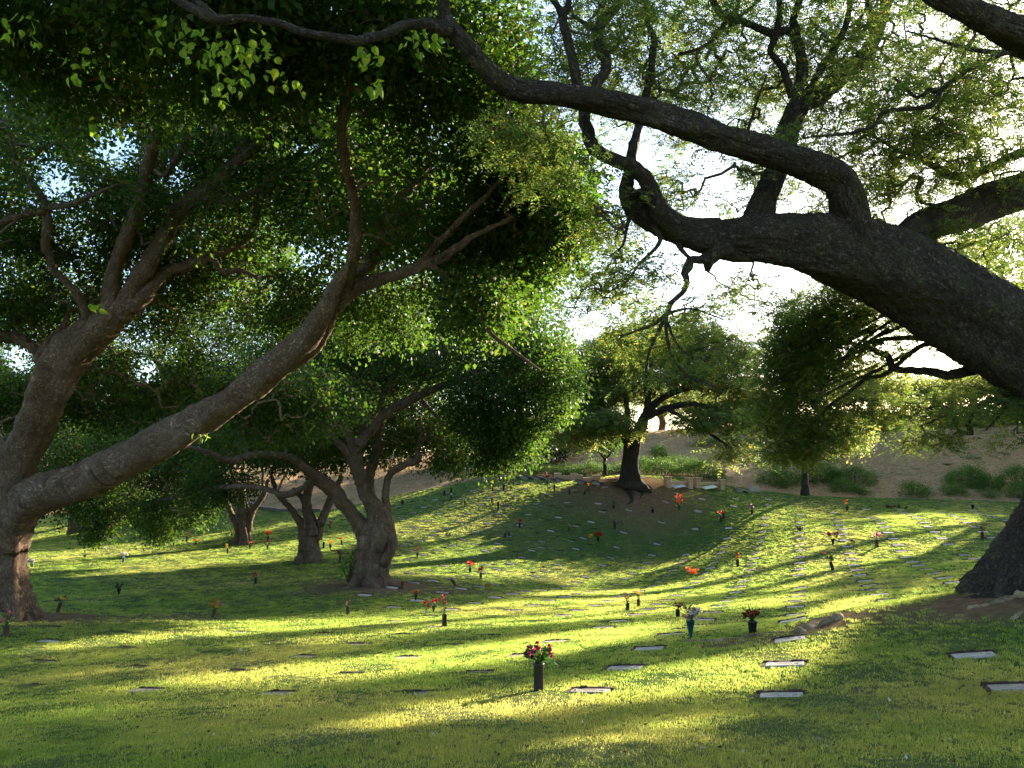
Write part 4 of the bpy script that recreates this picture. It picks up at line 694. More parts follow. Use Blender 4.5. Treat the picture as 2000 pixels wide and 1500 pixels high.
 ('limb', [(1868, 826, 13.9, 2.5), (1855, 812, 13.9, 2.5), (1836, 816, 13.9, 2), (1800, 832, 13.9, 1.5)]), ('limb', [(1975, 790, 14, 4), (1950, 815, 13.9, 3), (1925, 840, 13.8, 2)])]
# the fan of fine twigs that sweeps down to the left
for k in range(26):
    x0, y0 = random.uniform(1650, 1760), random.uniform(600, 745); a = random.uniform(2.2, 2.75); L = random.uniform(120, 210); D0 = random.uniform(14.2, 15.8)
    t8.append(('limb', [(x0 + 12, y0 - 8, D0, 3.4), (x0 + math.cos(a) * L * .35, y0 + math.sin(a) * L * .25, D0, 2.6), (x0 + math.cos(a) * L * .7, y0 + math.sin(a) * L * .62, D0, 2), (x0 + math.cos(a) * L, y0 + math.sin(a) * L * 1.1, D0, 1.3)]))
t8b = [(1150, 60, 12, 120, 90, 3, 128), (1080, 180, 12, 60, 80, 2, 36), (1010, 262, 9.8, 100, 32, 0.5, 35), (1090, 330, 10.6, 85, 60, 0.8, 35), (1200, 130, 12, 130, 90, 3, 82), (1300, 60, 13, 160, 80, 3, 175), (1320, 200, 13, 110, 60, 2.5, 69), (1450, 100, 14, 160, 110, 3, 188), (1420, 210, 14, 70, 60, 2, 37), (1580, 250, 14, 130, 110, 3, 160), (1600, 90, 14, 150, 110, 3, 218), (1760, 100, 15, 150, 120, 3, 292), (1900, 160, 15, 140, 110, 3, 292), (1750, 260, 14.5, 140, 90, 3, 248), (1880, 270, 15, 150, 80, 3, 262), (1960, 350, 16, 110, 60, 3, 131), (1730, 380, 15, 130, 60, 3, 160), (1480, 340, 13, 70, 60, 2, 57), (1300, 380, 13, 80, 50, 2, 58), (1200, 440, 12.5, 80, 50, 2, 53), (1330, 300, 15, 60, 30, 2, 18), (1620, 400, 14.5, 60, 40, 2, 30), (1900, 500, 16, 130, 50, 3, 131), (1820, 480, 15.5, 100, 30, 2, 66), (1200, 560, 11.8, 120, 60, 1.6, 95), (1320, 620, 11.3, 90, 40, 1.2, 35), (1230, 660, 11.3, 100, 40, 1, 35), (1440, 570, 12, 60, 40, 1, 22), (1500, 590, 12, 40, 22, 0.8, 13), (1400, 690, 11, 60, 30, 0.8, 12), (1290, 720, 11.1, 70, 40, 0.8, 14), (1628, 600, 15, 92, 60, 1.6, 243), (1588, 680, 15, 87, 60, 1.6, 243), (1558, 760, 15, 82, 60, 1.4, 134), (1590, 830, 15, 70, 36, 1.2, 99), (1560, 880, 15, 40, 22, 1, 43), (1668, 720, 15.5, 72, 60, 1.2, 35), (1740, 620, 15, 90, 40, 1.6, 85), (1850, 640, 15, 90, 30, 1.6, 48), (1760, 680, 15, 60, 20, 1.2, 22), (1830, 800, 14, 100, 38, 1.2, 73), (1820, 860, 14, 50, 18, 0.8, 27), (1960, 800, 14, 60, 30, 1.2, 35), (1930, 760, 14.3, 80, 16, 1, 18), (2000, 860, 14, 30, 22, 1, 14), (1720, 800, 14.6, 50, 40, 1, 35), (1940, 560, 16, 100, 30, 2, 52), (1500, -130, 13, 600, 110, 4, 380), (2200, 200, 15, 180, 220, 4, 218), (2200, 700, 15, 120, 120, 2, 42), (1545, 640, 15, 45, 50, 1.2, 91), (1540, 720, 15, 45, 50, 1.2, 106), (1530, 830, 15, 50, 50, 1.2, 52), (1600, 870, 15, 60, 30, 1, 39), (1500, 690, 15, 14, 30, 1, 14), (1490, 800, 15, 22, 26, 1, 20), (1650, 790, 15.2, 50, 30, 1, 26), (1520, 890, 15, 40, 20, 1, 26)]
q_ = RNG.uniform(0, 1, (3000, 3)); OVER = np.array([-13, -13, 0]) + q_ * np.array([31, 31, 2.5]); OVER[:, 2] += CZ + np.maximum(7.0, OVER[:, 1] * .70 + 2.0)  # unseen foliage added above the camera to darken the foreground lawn
pod1 = tree('monkeypod_tree', 'massive dark monkeypod tree leaning in from the right edge overhead', G3(P(2098, 1175, 15)[0], 15), t8, t8b, MAT['podbark'], MAT['twig'], MAT['podleaf'], world_C=OVER, kind='feather', near=True, L0=.052, crad=.43, feat=(9, 9), tilt=.25, maxr=.035, rbase=.0045, group='monkeypod trees', gaps=False, flute=.18, rs=.87, roots=[(-2.7, 1.2, .17), (-2.2, 1.3, .17), (3.0, 1.2, .16), (-1.6, 1.2, .17)])
# separate large young leaves, bright against the dark crown
def heart_leaf(seed):
    g = random.Random(seed); n = 6; V = [(0, 0, 0)]; ring = [(0, -.02)]
    for (x, y) in [(.22, .06), (.40, .28), (.36, .52), (.2, .74), (.05, .95), (0, 1.12)]: ring.append((x, y))
    for (x, y) in [(-.05, .95), (-.2, .74), (-.36, .52), (-.40, .28), (-.22, .06)]: ring.append((x, y))
    bend = g.uniform(.1, .35); V = [(0, .4, -.04)] + [(x, y, abs(x) * .25 - bend * y * y * .5) for x, y in ring]
    Fc = [[0, i + 1, (i + 1) % len(ring) + 1] for i in range(len(ring))]
    me = bpy.data.meshes.new('leaf'); me.from_pydata([Vector(v) for v in V], [], Fc); me.materials.append(MAT['brightleaf'])
    a = me.attributes.new('rnd', 'FLOAT', 'POINT'); a.data.foreach_set('value', [g.uniform(.2, .85)] * len(V)); return me
LM = [heart_leaf(i) for i in range(6)]
for (px, py, D, n, sx, sy) in [(480, 110, 9.2, 62, 75, 55), (400, 95, 9.4, 26, 50, 40), (445, 175, 9.3, 22, 50, 30), (720, 110, 9.3, 20, 30, 24), (735, 165, 9.2, 10, 16, 20), (820, 80, 9.6, 22, 45, 24), (60, 60, 10, 22, 70, 40), (190, 598, 14, 7, 16, 8), (215, 250, 12, 14, 40, 20), (668, 640, 15, 9, 14, 16), (636, 690, 15, 6, 10, 10), (395, 850, 17, 6, 20, 10), (540, 510, 13, 6, 20, 8), (950, 80, 10, 16, 40, 30), (630, 250, 12, 8, 16, 10), (330, 60, 9.6, 20, 60, 40), (180, 130, 10, 16, 60, 40), (560, 170, 9.8, 10, 40, 40)]:
    for k in range(n):
        o = bpy.data.objects.new('leaf', random.choice(LM)); COL.objects.link(o); o.parent = fig1
        a = random.uniform(0, 6.283); rr = random.random() ** .6
        o.location = Vector(P(px + math.cos(a) * rr * sx, py + math.sin(a) * rr * sy, D + random.uniform(-.35, .35))) - fig1.location
        s = random.uniform(.085, .13) * (1.0 if D < 12 else 1.15); o.scale = (s, s, s)
        o.rotation_euler = Euler((rad(random.uniform(-150, -70)), rad(random.uniform(-35, 35)), random.uniform(0, 6.28)))
# trees on the hilltop and young trees
def hill_tree(px, py, D, w, h, n, label, leaf='hillleaf', L=.26, name='hill_tree', bark=None, cr=1.1, r=9):
    return tree(name, label, G3(P(px, py, D)[0], D), [('trunk', [(px, py + 3, D, r), (px + 4, py - h * .35, D, r * .7), (px - 3, py - h * .7, D, r * .5), (px, py - h * .95, D, r * .3)]), ('limb', [(px, py - h * .4, D, r * .5), (px + w * .3, py - h * .8, D, r * .35), (px + w * .55, py - h * 1.05, D, r * .2)]), ('limb', [(px, py - h * .45, D, r * .5), (px - w * .3, py - h * .8, D, r * .35), (px - w * .55, py - h * 1.1, D, r * .2)])],
        [(px, py - h * 1.05, D, w, h * .5, 4, n), (px + w * .3, py - h * .75, D - 2, w * .6, h * .3, 3, n // 3), (px - w * .35, py - h * .8, D - 1, w * .6, h * .3, 3, n // 3)], MAT['figbark'] if bark is None else bark, MAT['twig'], MAT[leaf], per=24, L0=L, crad=cr, maxr=.06, rbase=.02, group='trees along the hilltop', gaps=False, sides=8)
for px, py, D, w, h, n, lb, lf in [(1080, 850, 104, 80, 130, 240, 'tall leafy hilltop tree showing left of the round monkeypod', 'hillleaf'), (1180, 845, 108, 90, 90, 150, 'hilltop tree directly behind the left of the round monkeypod', 'hillleaf'), (1370, 850, 104, 100, 70, 150, 'low hilltop tree behind the right of the round monkeypod', 'hillleaf'),
    (1500, 835, 104, 80, 60, 130, 'hilltop tree behind the dark hanging foliage, left one', 'hillleaf'), (1700, 822, 100, 90, 75, 230, 'yellow green hilltop tree right of the dark hanging foliage', 'hillleaf'), (1830, 815, 102, 85, 55, 200, 'low spreading hilltop tree above the curled hanging branch', 'hillleaf'), (1960, 808, 100, 90, 60, 220, 'rightmost hilltop tree in view, above the mulch slope', 'hillleaf'), (2120, 800, 98, 110, 80, 160, 'hilltop tree past the right edge', 'hillleaf'), (1600, 830, 112, 90, 70, 170, 'hilltop tree behind the dark hanging foliage, right one', 'hillleaf'), (1760, 820, 110, 80, 62, 170, 'far hilltop tree between two low ones on the right', 'hillleaf'), (1900, 812, 112, 90, 70, 190, 'far hilltop tree behind the rightmost ones', 'hillleaf'), (2030, 808, 110, 90, 75, 170, 'hilltop tree at the right frame edge', 'hillleaf'), (1290, 850, 112, 110, 80, 170, 'hilltop tree directly behind the round monkeypod crown', 'hillleaf'), (1440, 845, 112, 90, 60, 130, 'far hilltop tree right of the round monkeypod', 'hillleaf'), (880, 880, 118, 110, 60, 120, 'distant tree seen under the arching limb of the middle fig', 'hillleaf')]:
    hill_tree(px, py, D, w, h, n, lb, lf)
def young(px, py, D, w, h, n, label, r, cx):
    return tree('young_tree', label, G3(P(px, py, D)[0], D), [('trunk', [(px, py + 2, D, r * 1.25), (px, py - 20, D, r), (px - 1, py - h * .5, D, r * .8), (px + 1, py - h * .8, D, r * .5)]), ('limb', [(px, py - h * .5, D, r * .5), (px + w * .3, py - h * .75, D, r * .35)]), ('limb', [(px, py - h * .5, D, r * .5), (px - w * .3, py - h * .75, D, r * .35)])],
        [(cx, py - h, D, w, h * .38, 3, n)], MAT['podbark'], MAT['twig'], MAT['hillleaf'] if cx > 1400 else MAT['figleaf'], per=26, L0=.2, crad=.75, maxr=.04, group='young trees at the edge of the mulch', gaps=False, sides=10)
young(1182, 941, 72, 55, 85, 120, 'slim young tree just left of the round monkeypod trunk', 4, 1175)
young(1573, 965, 70, 75, 118, 230, 'young tree at the lawn edge with a smooth grey trunk and wide crown', 7, 1640)
# ------------------------------------------------------------------ unseen trees added outside the right edge, crowns shaped to shade the lawn
def inpoly(x, y, poly):
    c = np.zeros(len(x), bool); j = len(poly) - 1
    for i in range(len(poly)):
        xi, yi = poly[i]; xj, yj = poly[j]
        k = ((yi > y) != (yj > y)) & (x < (xj - xi) * (y - yi) / (yj - yi + 1e-9) + xi); c ^= k; j = i
    return c
SUNNY = [[(-300, 1235), (0, 1222), (300, 1216), (640, 1207), (860, 1198), (1000, 1172), (1120, 1148), (1215, 1105), (1290, 1062), (1340, 1035), (1480, 1015), (1600, 1040), (1700, 1025), (1780, 1003), (1850, 990), (1900, 990), (1880, 1030), (1810, 1075), (1700, 1112), (1600, 1140), (1480, 1152), (1330, 1162), (1210, 1190), (1000, 1197), (860, 1210), (430, 1242), (0, 1277), (-300, 1290)],
 [(1000, 1209), (1300, 1188), (1500, 1166), (1560, 1178), (1300, 1198), (1000, 1220), (600, 1258), (540, 1256)], [(420, 1322), (700, 1290), (1000, 1262), (1230, 1219), (1290, 1217), (1130, 1264), (880, 1300), (640, 1326)],
 [(760, 1412), (900, 1380), (1130, 1352), (1300, 1316), (1480, 1278), (1550, 1290), (1550, 1316), (1300, 1350), (1100, 1380), (800, 1418)], [(1000, 1490), (1220, 1430), (1330, 1410), (1340, 1420), (1200, 1480), (1100, 1500)],
 [(1560, 1202), (1700, 1160), (1770, 1168), (1650, 1195)], [(30, 1043), (350, 1043), (300, 1060), (30, 1068)], [(150, 1088), (400, 1072), (400, 1084), (100, 1100)], [(150, 1138), (560, 1130), (540, 1141), (150, 1152)], [(430, 1172), (760, 1165), (760, 1176), (430, 1184)]]
gy, gx = np.meshgrid(np.r_[np.arange(960, 1240, 5), np.arange(1240, 1540, 9)], np.arange(-250, 2300, 14), indexing='ij'); gx = gx.ravel().astype(float); gy = gy.ravel().astype(float)
yy = np.r_[np.arange(4, 20, .25), np.arange(20, 95, .6)]; HP = np.full((len(gx), 3), np.nan)
xr = np.arange(-250, 2300, 14.)
for xi in np.unique(gx):
    r = ray(xi, 750); d_ = (xi - 1000) / F
    # walk the ground outwards in this image column and note the rows it covers
    X = d_ * yy * 1.0; Z = gz(X, yy); pxx, pyy = to_px(np.stack([X, yy, Z], 1)); run = np.minimum.accumulate(pyy); vis = pyy <= run + 1e-6
    k = gx == xi; oy = np.interp(gy[k], pyy[vis][::-1], yy[vis][::-1], left=np.nan, right=np.nan); HP[k] = np.stack([d_ * oy, oy, np.zeros_like(oy)], 1)
ok = ~np.isnan(HP[:, 1]); gx, gy, HP = gx[ok], gy[ok], HP[ok]; HP = HP[HP[:, 1] < edge(HP[:, 0])] if False else HP; HP[:, 2] = gz(HP[:, 0], HP[:, 1])
lit = np.zeros(len(gx), bool)
KR = np.full(len(gx), .32)
for i, pl in enumerate(SUNNY):
    m_ = inpoly(gx, gy, pl); lit |= m_
    if i == 0: KR[m_] = .90
    if i > 5: KR[m_] = .5
sd = np.array(SD); tpx = np.array([(a, b) for a, b, c, d in t8[0][1]]); tr_ = np.array([d for a, b, c, d in t8[0][1]])
def hidden(C):
    """out of the picture, or behind the great limb of the near monkeypod"""
    x, y = to_px(C); h = (x > 2030) | (y < -40) | ((x > 1760) & (y < 560) & (C[:, 1] > 24) & (RNG.random(len(x)) < .35)); seg = catmull(np.array([(a, b, 0, d) for a, b, c, d in t8[0][1][4:16]], float), 15)
    d = np.sqrt((x[:, None] - seg[None, :, 0]) ** 2 + (y[:, None] - seg[None, :, 1]) ** 2); return h | (d < seg[None, :, 3] * 0.8).any(1)
sh = np.where(~lit & ~((gy < 1115) & (gx > 560) & (gx < 1360)) & ~((gy < 1012) & (gx > 1300) & (gx < 1850)))[0]; LP = HP[lit]; LR = KR[lit] ** 2; cov = np.zeros(len(sh)); C = np.zeros((0, 3))
for rep in range(10):
    need = sh[cov < 4]
    need = need[(gy[need] > 1195) | (RNG.random(len(need)) < .4)] if rep > 2 else need
    if len(need) > 3500: need = need[RNG.permutation(len(need))[:3500]]
    s = RNG.uniform(12, 115, (len(need), 5)); Q = HP[need][:, None] + sd * s[..., None]; Q = Q.reshape(-1, 3); hgt = Q[:, 2] - gz(Q[:, 0], Q[:, 1])
    Q = Q[(hgt > 2.2) & (hgt < 25) & (Q[:, 1] < 112)]; Q = Q[hidden(Q)]; Q = Q[RNG.permutation(len(Q))[:3200]]; keep = np.ones(len(Q), bool)
    for i in range(0, len(Q), 300):                                # keep the openings through which the sun reaches the bright patches
        d = Q[i:i + 300, None] - LP[None]; t = (d * sd).sum(-1); pr = (d * d).sum(-1) - t * t; keep[i:i + 300] = ~((pr < 0.74 ** 2) & (t > 0)).any(1)
    Q = Q[keep]; C = np.vstack([C, Q]); H_ = HP[sh]
    for i in range(0, len(Q), 300):
        d = Q[i:i + 300, None] - H_[None]; t = (d * sd).sum(-1); pr = (d * d).sum(-1) - t * t; cov += ((pr < .6 ** 2) & (t > 0)).sum(0)
    print('occluders', len(C), 'uncovered', (cov < 1).mean())
DBG = (gx, gy, lit, sh, cov)
OFF = [((27, 26), 'left'), ((38, 44), 'a'), ((52, 56), 'b'), ((46, 32), 'c'), ((64, 74), 'd'), ((72, 52), 'e'), ((48, 72), 'f'), ((30, 12), 'g'), ((70, 96), 'h')]
names = ['monkeypod tree past the right edge, nearest the leaning one', 'monkeypod tree past the right edge at the lawn foot', 'monkeypod tree past the right edge in the middle of the lawn', 'monkeypod tree past the right edge, low on the slope', 'monkeypod tree past the right edge on the upper bank', 'monkeypod tree furthest past the right edge', 'monkeypod tree just past the right edge by the mulch', 'monkeypod tree beside the camera to the right', 'monkeypod tree past the right edge behind the bank']
tp = np.array([o[0] for o in OFF], float); own = ((C[:, None, :2] - tp[None]) ** 2).sum(-1).argmin(1)
for i, ((x, y), _) in enumerate(OFF):
    Ci = C[own == i]
    if len(Ci) < 12: continue
    z0 = float(gz(x, y)); top = max(5.0, np.percentile(Ci[:, 2], 80) - z0); root = empty('monkeypod_tree', (x, y, z0), names[i], 'tree', 'monkeypod trees')  # an added tree, wood built to carry the shade-casting clusters
    tk = np.array([[x, y, z0 - .2, .75], [x + .1, y, z0 + .6, .5], [x + .1, y + .1, z0 + top * .3, .38], [x, y, z0 + top * .45, .34]]); s = catmull(tk, .3); mb = MB(); mb.tube(s[:, :3], s[:, 3], 14, wob=.1); mb.build('trunk', MAT['podbark'], root)
    nodes = [s[-2:, :3]]
    for k in range(10):
        tgt = Ci[RNG.integers(len(Ci))]; a = s[-1, :3]; m = a * .5 + tgt * .5 + np.array([RNG.normal(0, .5), RNG.normal(0, .5), .9]); q = catmull(np.array([[*a, .22], [*m, .14], [*(tgt * .85 + a * .15), .06]]), .4)
        mb = MB(); mb.tube(q[:, :3], q[:, 3], 8, wob=.1); mb.build('limb', MAT['podbark'], root); nodes.append(q[:, :3])
    mb = MB(); grow_twigs(np.vstack(nodes), Ci, mb, rbase=.012, maxr=.07); b = mb.build('branches', MAT['twig'], root); b['kind'] = 'stuff'; n = len(Ci)
    scatter('crown', Ci, np.stack([RNG.normal(0, .35, n), RNG.normal(0, .35, n), RNG.uniform(0, 6.28, n)], 1), RNG.uniform(.55, .8, n), clusters('broad', 60, .24, (9, 9), .3, MAT['podleaf']), parent=root)
# ------------------------------------------------------------------ flower vases
def pm(name, c, r=.6, v=.25): 
    if name not in MAT: MAT[name] = mat_plain(name, c, r, .3, v, 30, .1)
    return MAT[name]
def petal(name, c):
    if name not in MAT: MAT[name] = leaf_mat(name, c, tuple(min(.95, x * 1.15) for x in c), .35, .3)
    return MAT[name]
PC = dict(red=(.55, .02, .015), darkred=(.16, .012, .012), magenta=(.38, .03, .12), pink=(.62, .22, .26), orange=(.75, .17, .03), yellow=(.72, .50, .04), white=(.75, .73, .68), purple=(.22, .05, .16), brown=(.14, .07, .04), tan=(.36, .25, .15), green=(.05, .12, .025), dark=(.035, .04, .02), palegreen=(.22, .32, .09), silver=(.62, .58, .56), salmon=(.70, .25, .15))
VM = dict(bronze=pm('dark_bronze', (.045, .032, .028), .5), brown=pm('brown_plastic', (.12, .065, .045)), black=pm('black_plastic', (.018, .018, .02), .4), teal=pm('teal_plastic', (.015, .09, .11), .45), white=pm('white_plastic', (.7, .7, .68)), green=pm('green_plastic', (.02, .09, .05)), grey=pm('grey_metal', (.25, .24, .23)))
for k_, c_ in PC.items(): petal('petal_' + k_, c_)
def heads_mesh(kind, size, n=12):
    """unit flower head as kites around the origin"""
    if kind == 'puff':
        d = unit(RNG.normal(0, 1, (n * 2, 3)) + np.array([0, 0, .35])); return leaf_kites(np.zeros((n * 2, 3)), d, RNG.normal(0, 1, (n * 2, 3)), np.full(n * 2, size) * RNG.uniform(.7, 1.1, n * 2), np.full(n * 2, size * .75))
    if kind == 'star':
        a = RNG.uniform(0, 6.28, n); d = np.stack([np.cos(a), np.sin(a), RNG.uniform(.1, 1.3, n)], 1); return leaf_kites(np.zeros((n, 3)), d, RNG.normal(0, 1, (n, 3)), np.full(n, size * 1.7), np.full(n, size * .28))
    if kind == 'heart':
        d = unit(np.array([[.3, -.5, .9], [.3, -.5, .9], [-.4, .5, .7]])); return leaf_kites(np.zeros((3, 3)) + np.array([[0, 0, 0], [0, 0, 0], [0, 0, 0]]), d, np.array([[1, .6, 0], [-.2, 1, .4], [1, -1, 0]], float), np.full(3, size * 1.3), np.full(3, size * 1.15))
def flowers(px, py, vase, label, heads=(), leaves=None, blades=None, lean=(0, 0), h=.30, r=.062, rise=.22, spread=.16, cat='flower vase', sc=1.0):
    """heads: (kind, colour, count, size); leaves: (colour, count, length); blades: (colour, count, length, droop)"""
    g = hit(px, py, 3, 120)
    if g is None: print('no ground', px, py); return
    D = g[1]; root = empty('flower_vase' if vase else 'cut_flowers', tuple(g), label, cat, 'flowers standing on the graves'); g = np.array(g, float); h *= sc; r *= sc; rise *= sc; spread *= sc
    lx, ly = lean; top = g + np.array([lx * h, ly * h, h])
    if vase:
        col, form = vase; mb = MB(); n = 14 if D < 35 else 8
        if form == 'tube': pr = [(r, -.03), (r, h * .93), (r * 1.12, h * .94), (r * 1.12, h), (r * .9, h), (r * .9, h * .8)]
        elif form == 'cone': pr = [(.008, -.03), (r * 1.35, h), (r * 1.45, h), (r * 1.2, h * .97), (.01, h * .3)]
        else: pr = [(r * 1.0, -.02), (r * 1.2, h * .85), (r * 1.4, h * .86), (r * 1.4, h), (r * 1.15, h), (r * 1.0, h * .7)]
        mb.lathe(g, pr, n, tilt=lean); mb.build('vase', VM[col], root)
    else: top = g + np.array([0, 0, .02]); 
    st = MB(); cnt = 0
    nh = sum(hh[2] for hh in heads)
    joined = {}
    for (kind, col, n, size) in heads:
        for k in range(n):
            a = RNG.uniform(0, 6.28); q = RNG.uniform(.2, 1) ** .7; p = top + np.array([math.cos(a) * spread * q + lx * rise, math.sin(a) * spread * q * .8 + ly * rise, rise * RNG.uniform(.35, 1.1) * (1.15 - .4 * q)])
            st.tube(catmull(np.array([[*(top - [0, 0, .05]), .004], [*((top + p) / 2 + [0, 0, .03]), .004], [*p, .003]]), .08)[:, :3], [.004] * len(catmull(np.array([[*(top - [0, 0, .05]), .004], [*((top + p) / 2 + [0, 0, .03]), .004], [*p, .003]]), .08)), n=4, cap=False)
            V = heads_mesh(kind, size * sc * RNG.uniform(.8, 1.2)) + p
            if D < 32: raw_quads('flower', V, RNG.uniform(0, .9, len(V)), MAT['petal_' + col], root)
            else: joined.setdefault(col, []).append(V)
    for col, L in joined.items():
        V = np.concatenate(L); raw_quads('bloom', V, RNG.uniform(0, .9, len(V)), MAT['petal_' + col], root)
    if leaves:
        col, n, ln = leaves; a = RNG.uniform(0, 6.28, n); d = np.stack([np.cos(a), np.sin(a), RNG.uniform(.1, 1.6, n)], 1); b = top + unit(d) * RNG.uniform(.02, rise * .8, (n, 1)); V = leaf_kites(b, d + RNG.normal(0, .3, (n, 3)), RNG.normal(0, .5, (n, 3)) + [0, 0, 1], RNG.uniform(.6, 1.2, n) * ln * sc, RNG.uniform(.55, .8, n) * ln * sc)
        raw_quads('foliage', V, RNG.uniform(0, .9, n), MAT['petal_' + col], root)
    if blades:
        col, n, ln, dr = blades; mb = MB()
        for k in range(n):
            a = RNG.uniform(0, 6.28); L = ln * sc * RNG.uniform(.6, 1.15); o = RNG.uniform(.15, .9); t = np.linspace(0, 1, 5); dx, dy = math.cos(a) * o, math.sin(a) * o
            pts = top + np.stack([dx * L * t, dy * L * t, L * (t * (1.1 - .4 * o) - dr * t * t)], 1); s_ = np.array([-dy, dx, 0]); s_ = s_ / max(np.linalg.norm(s_), 1e-6) * .017 * sc; wd = np.sin(np.clip(t * 3 + .25, 0, 3.14))[:, None]
            V = np.concatenate([pts - s_ * wd, pts + s_ * wd]); mb.add(V, [[i, i + 1, 6 + i, 5 + i] for i in range(4)], 0)
        mb.build('blade', MAT['petal_' + col], root)
    if st.n: st.build('stems', MAT['petal_green'], root)
    return root
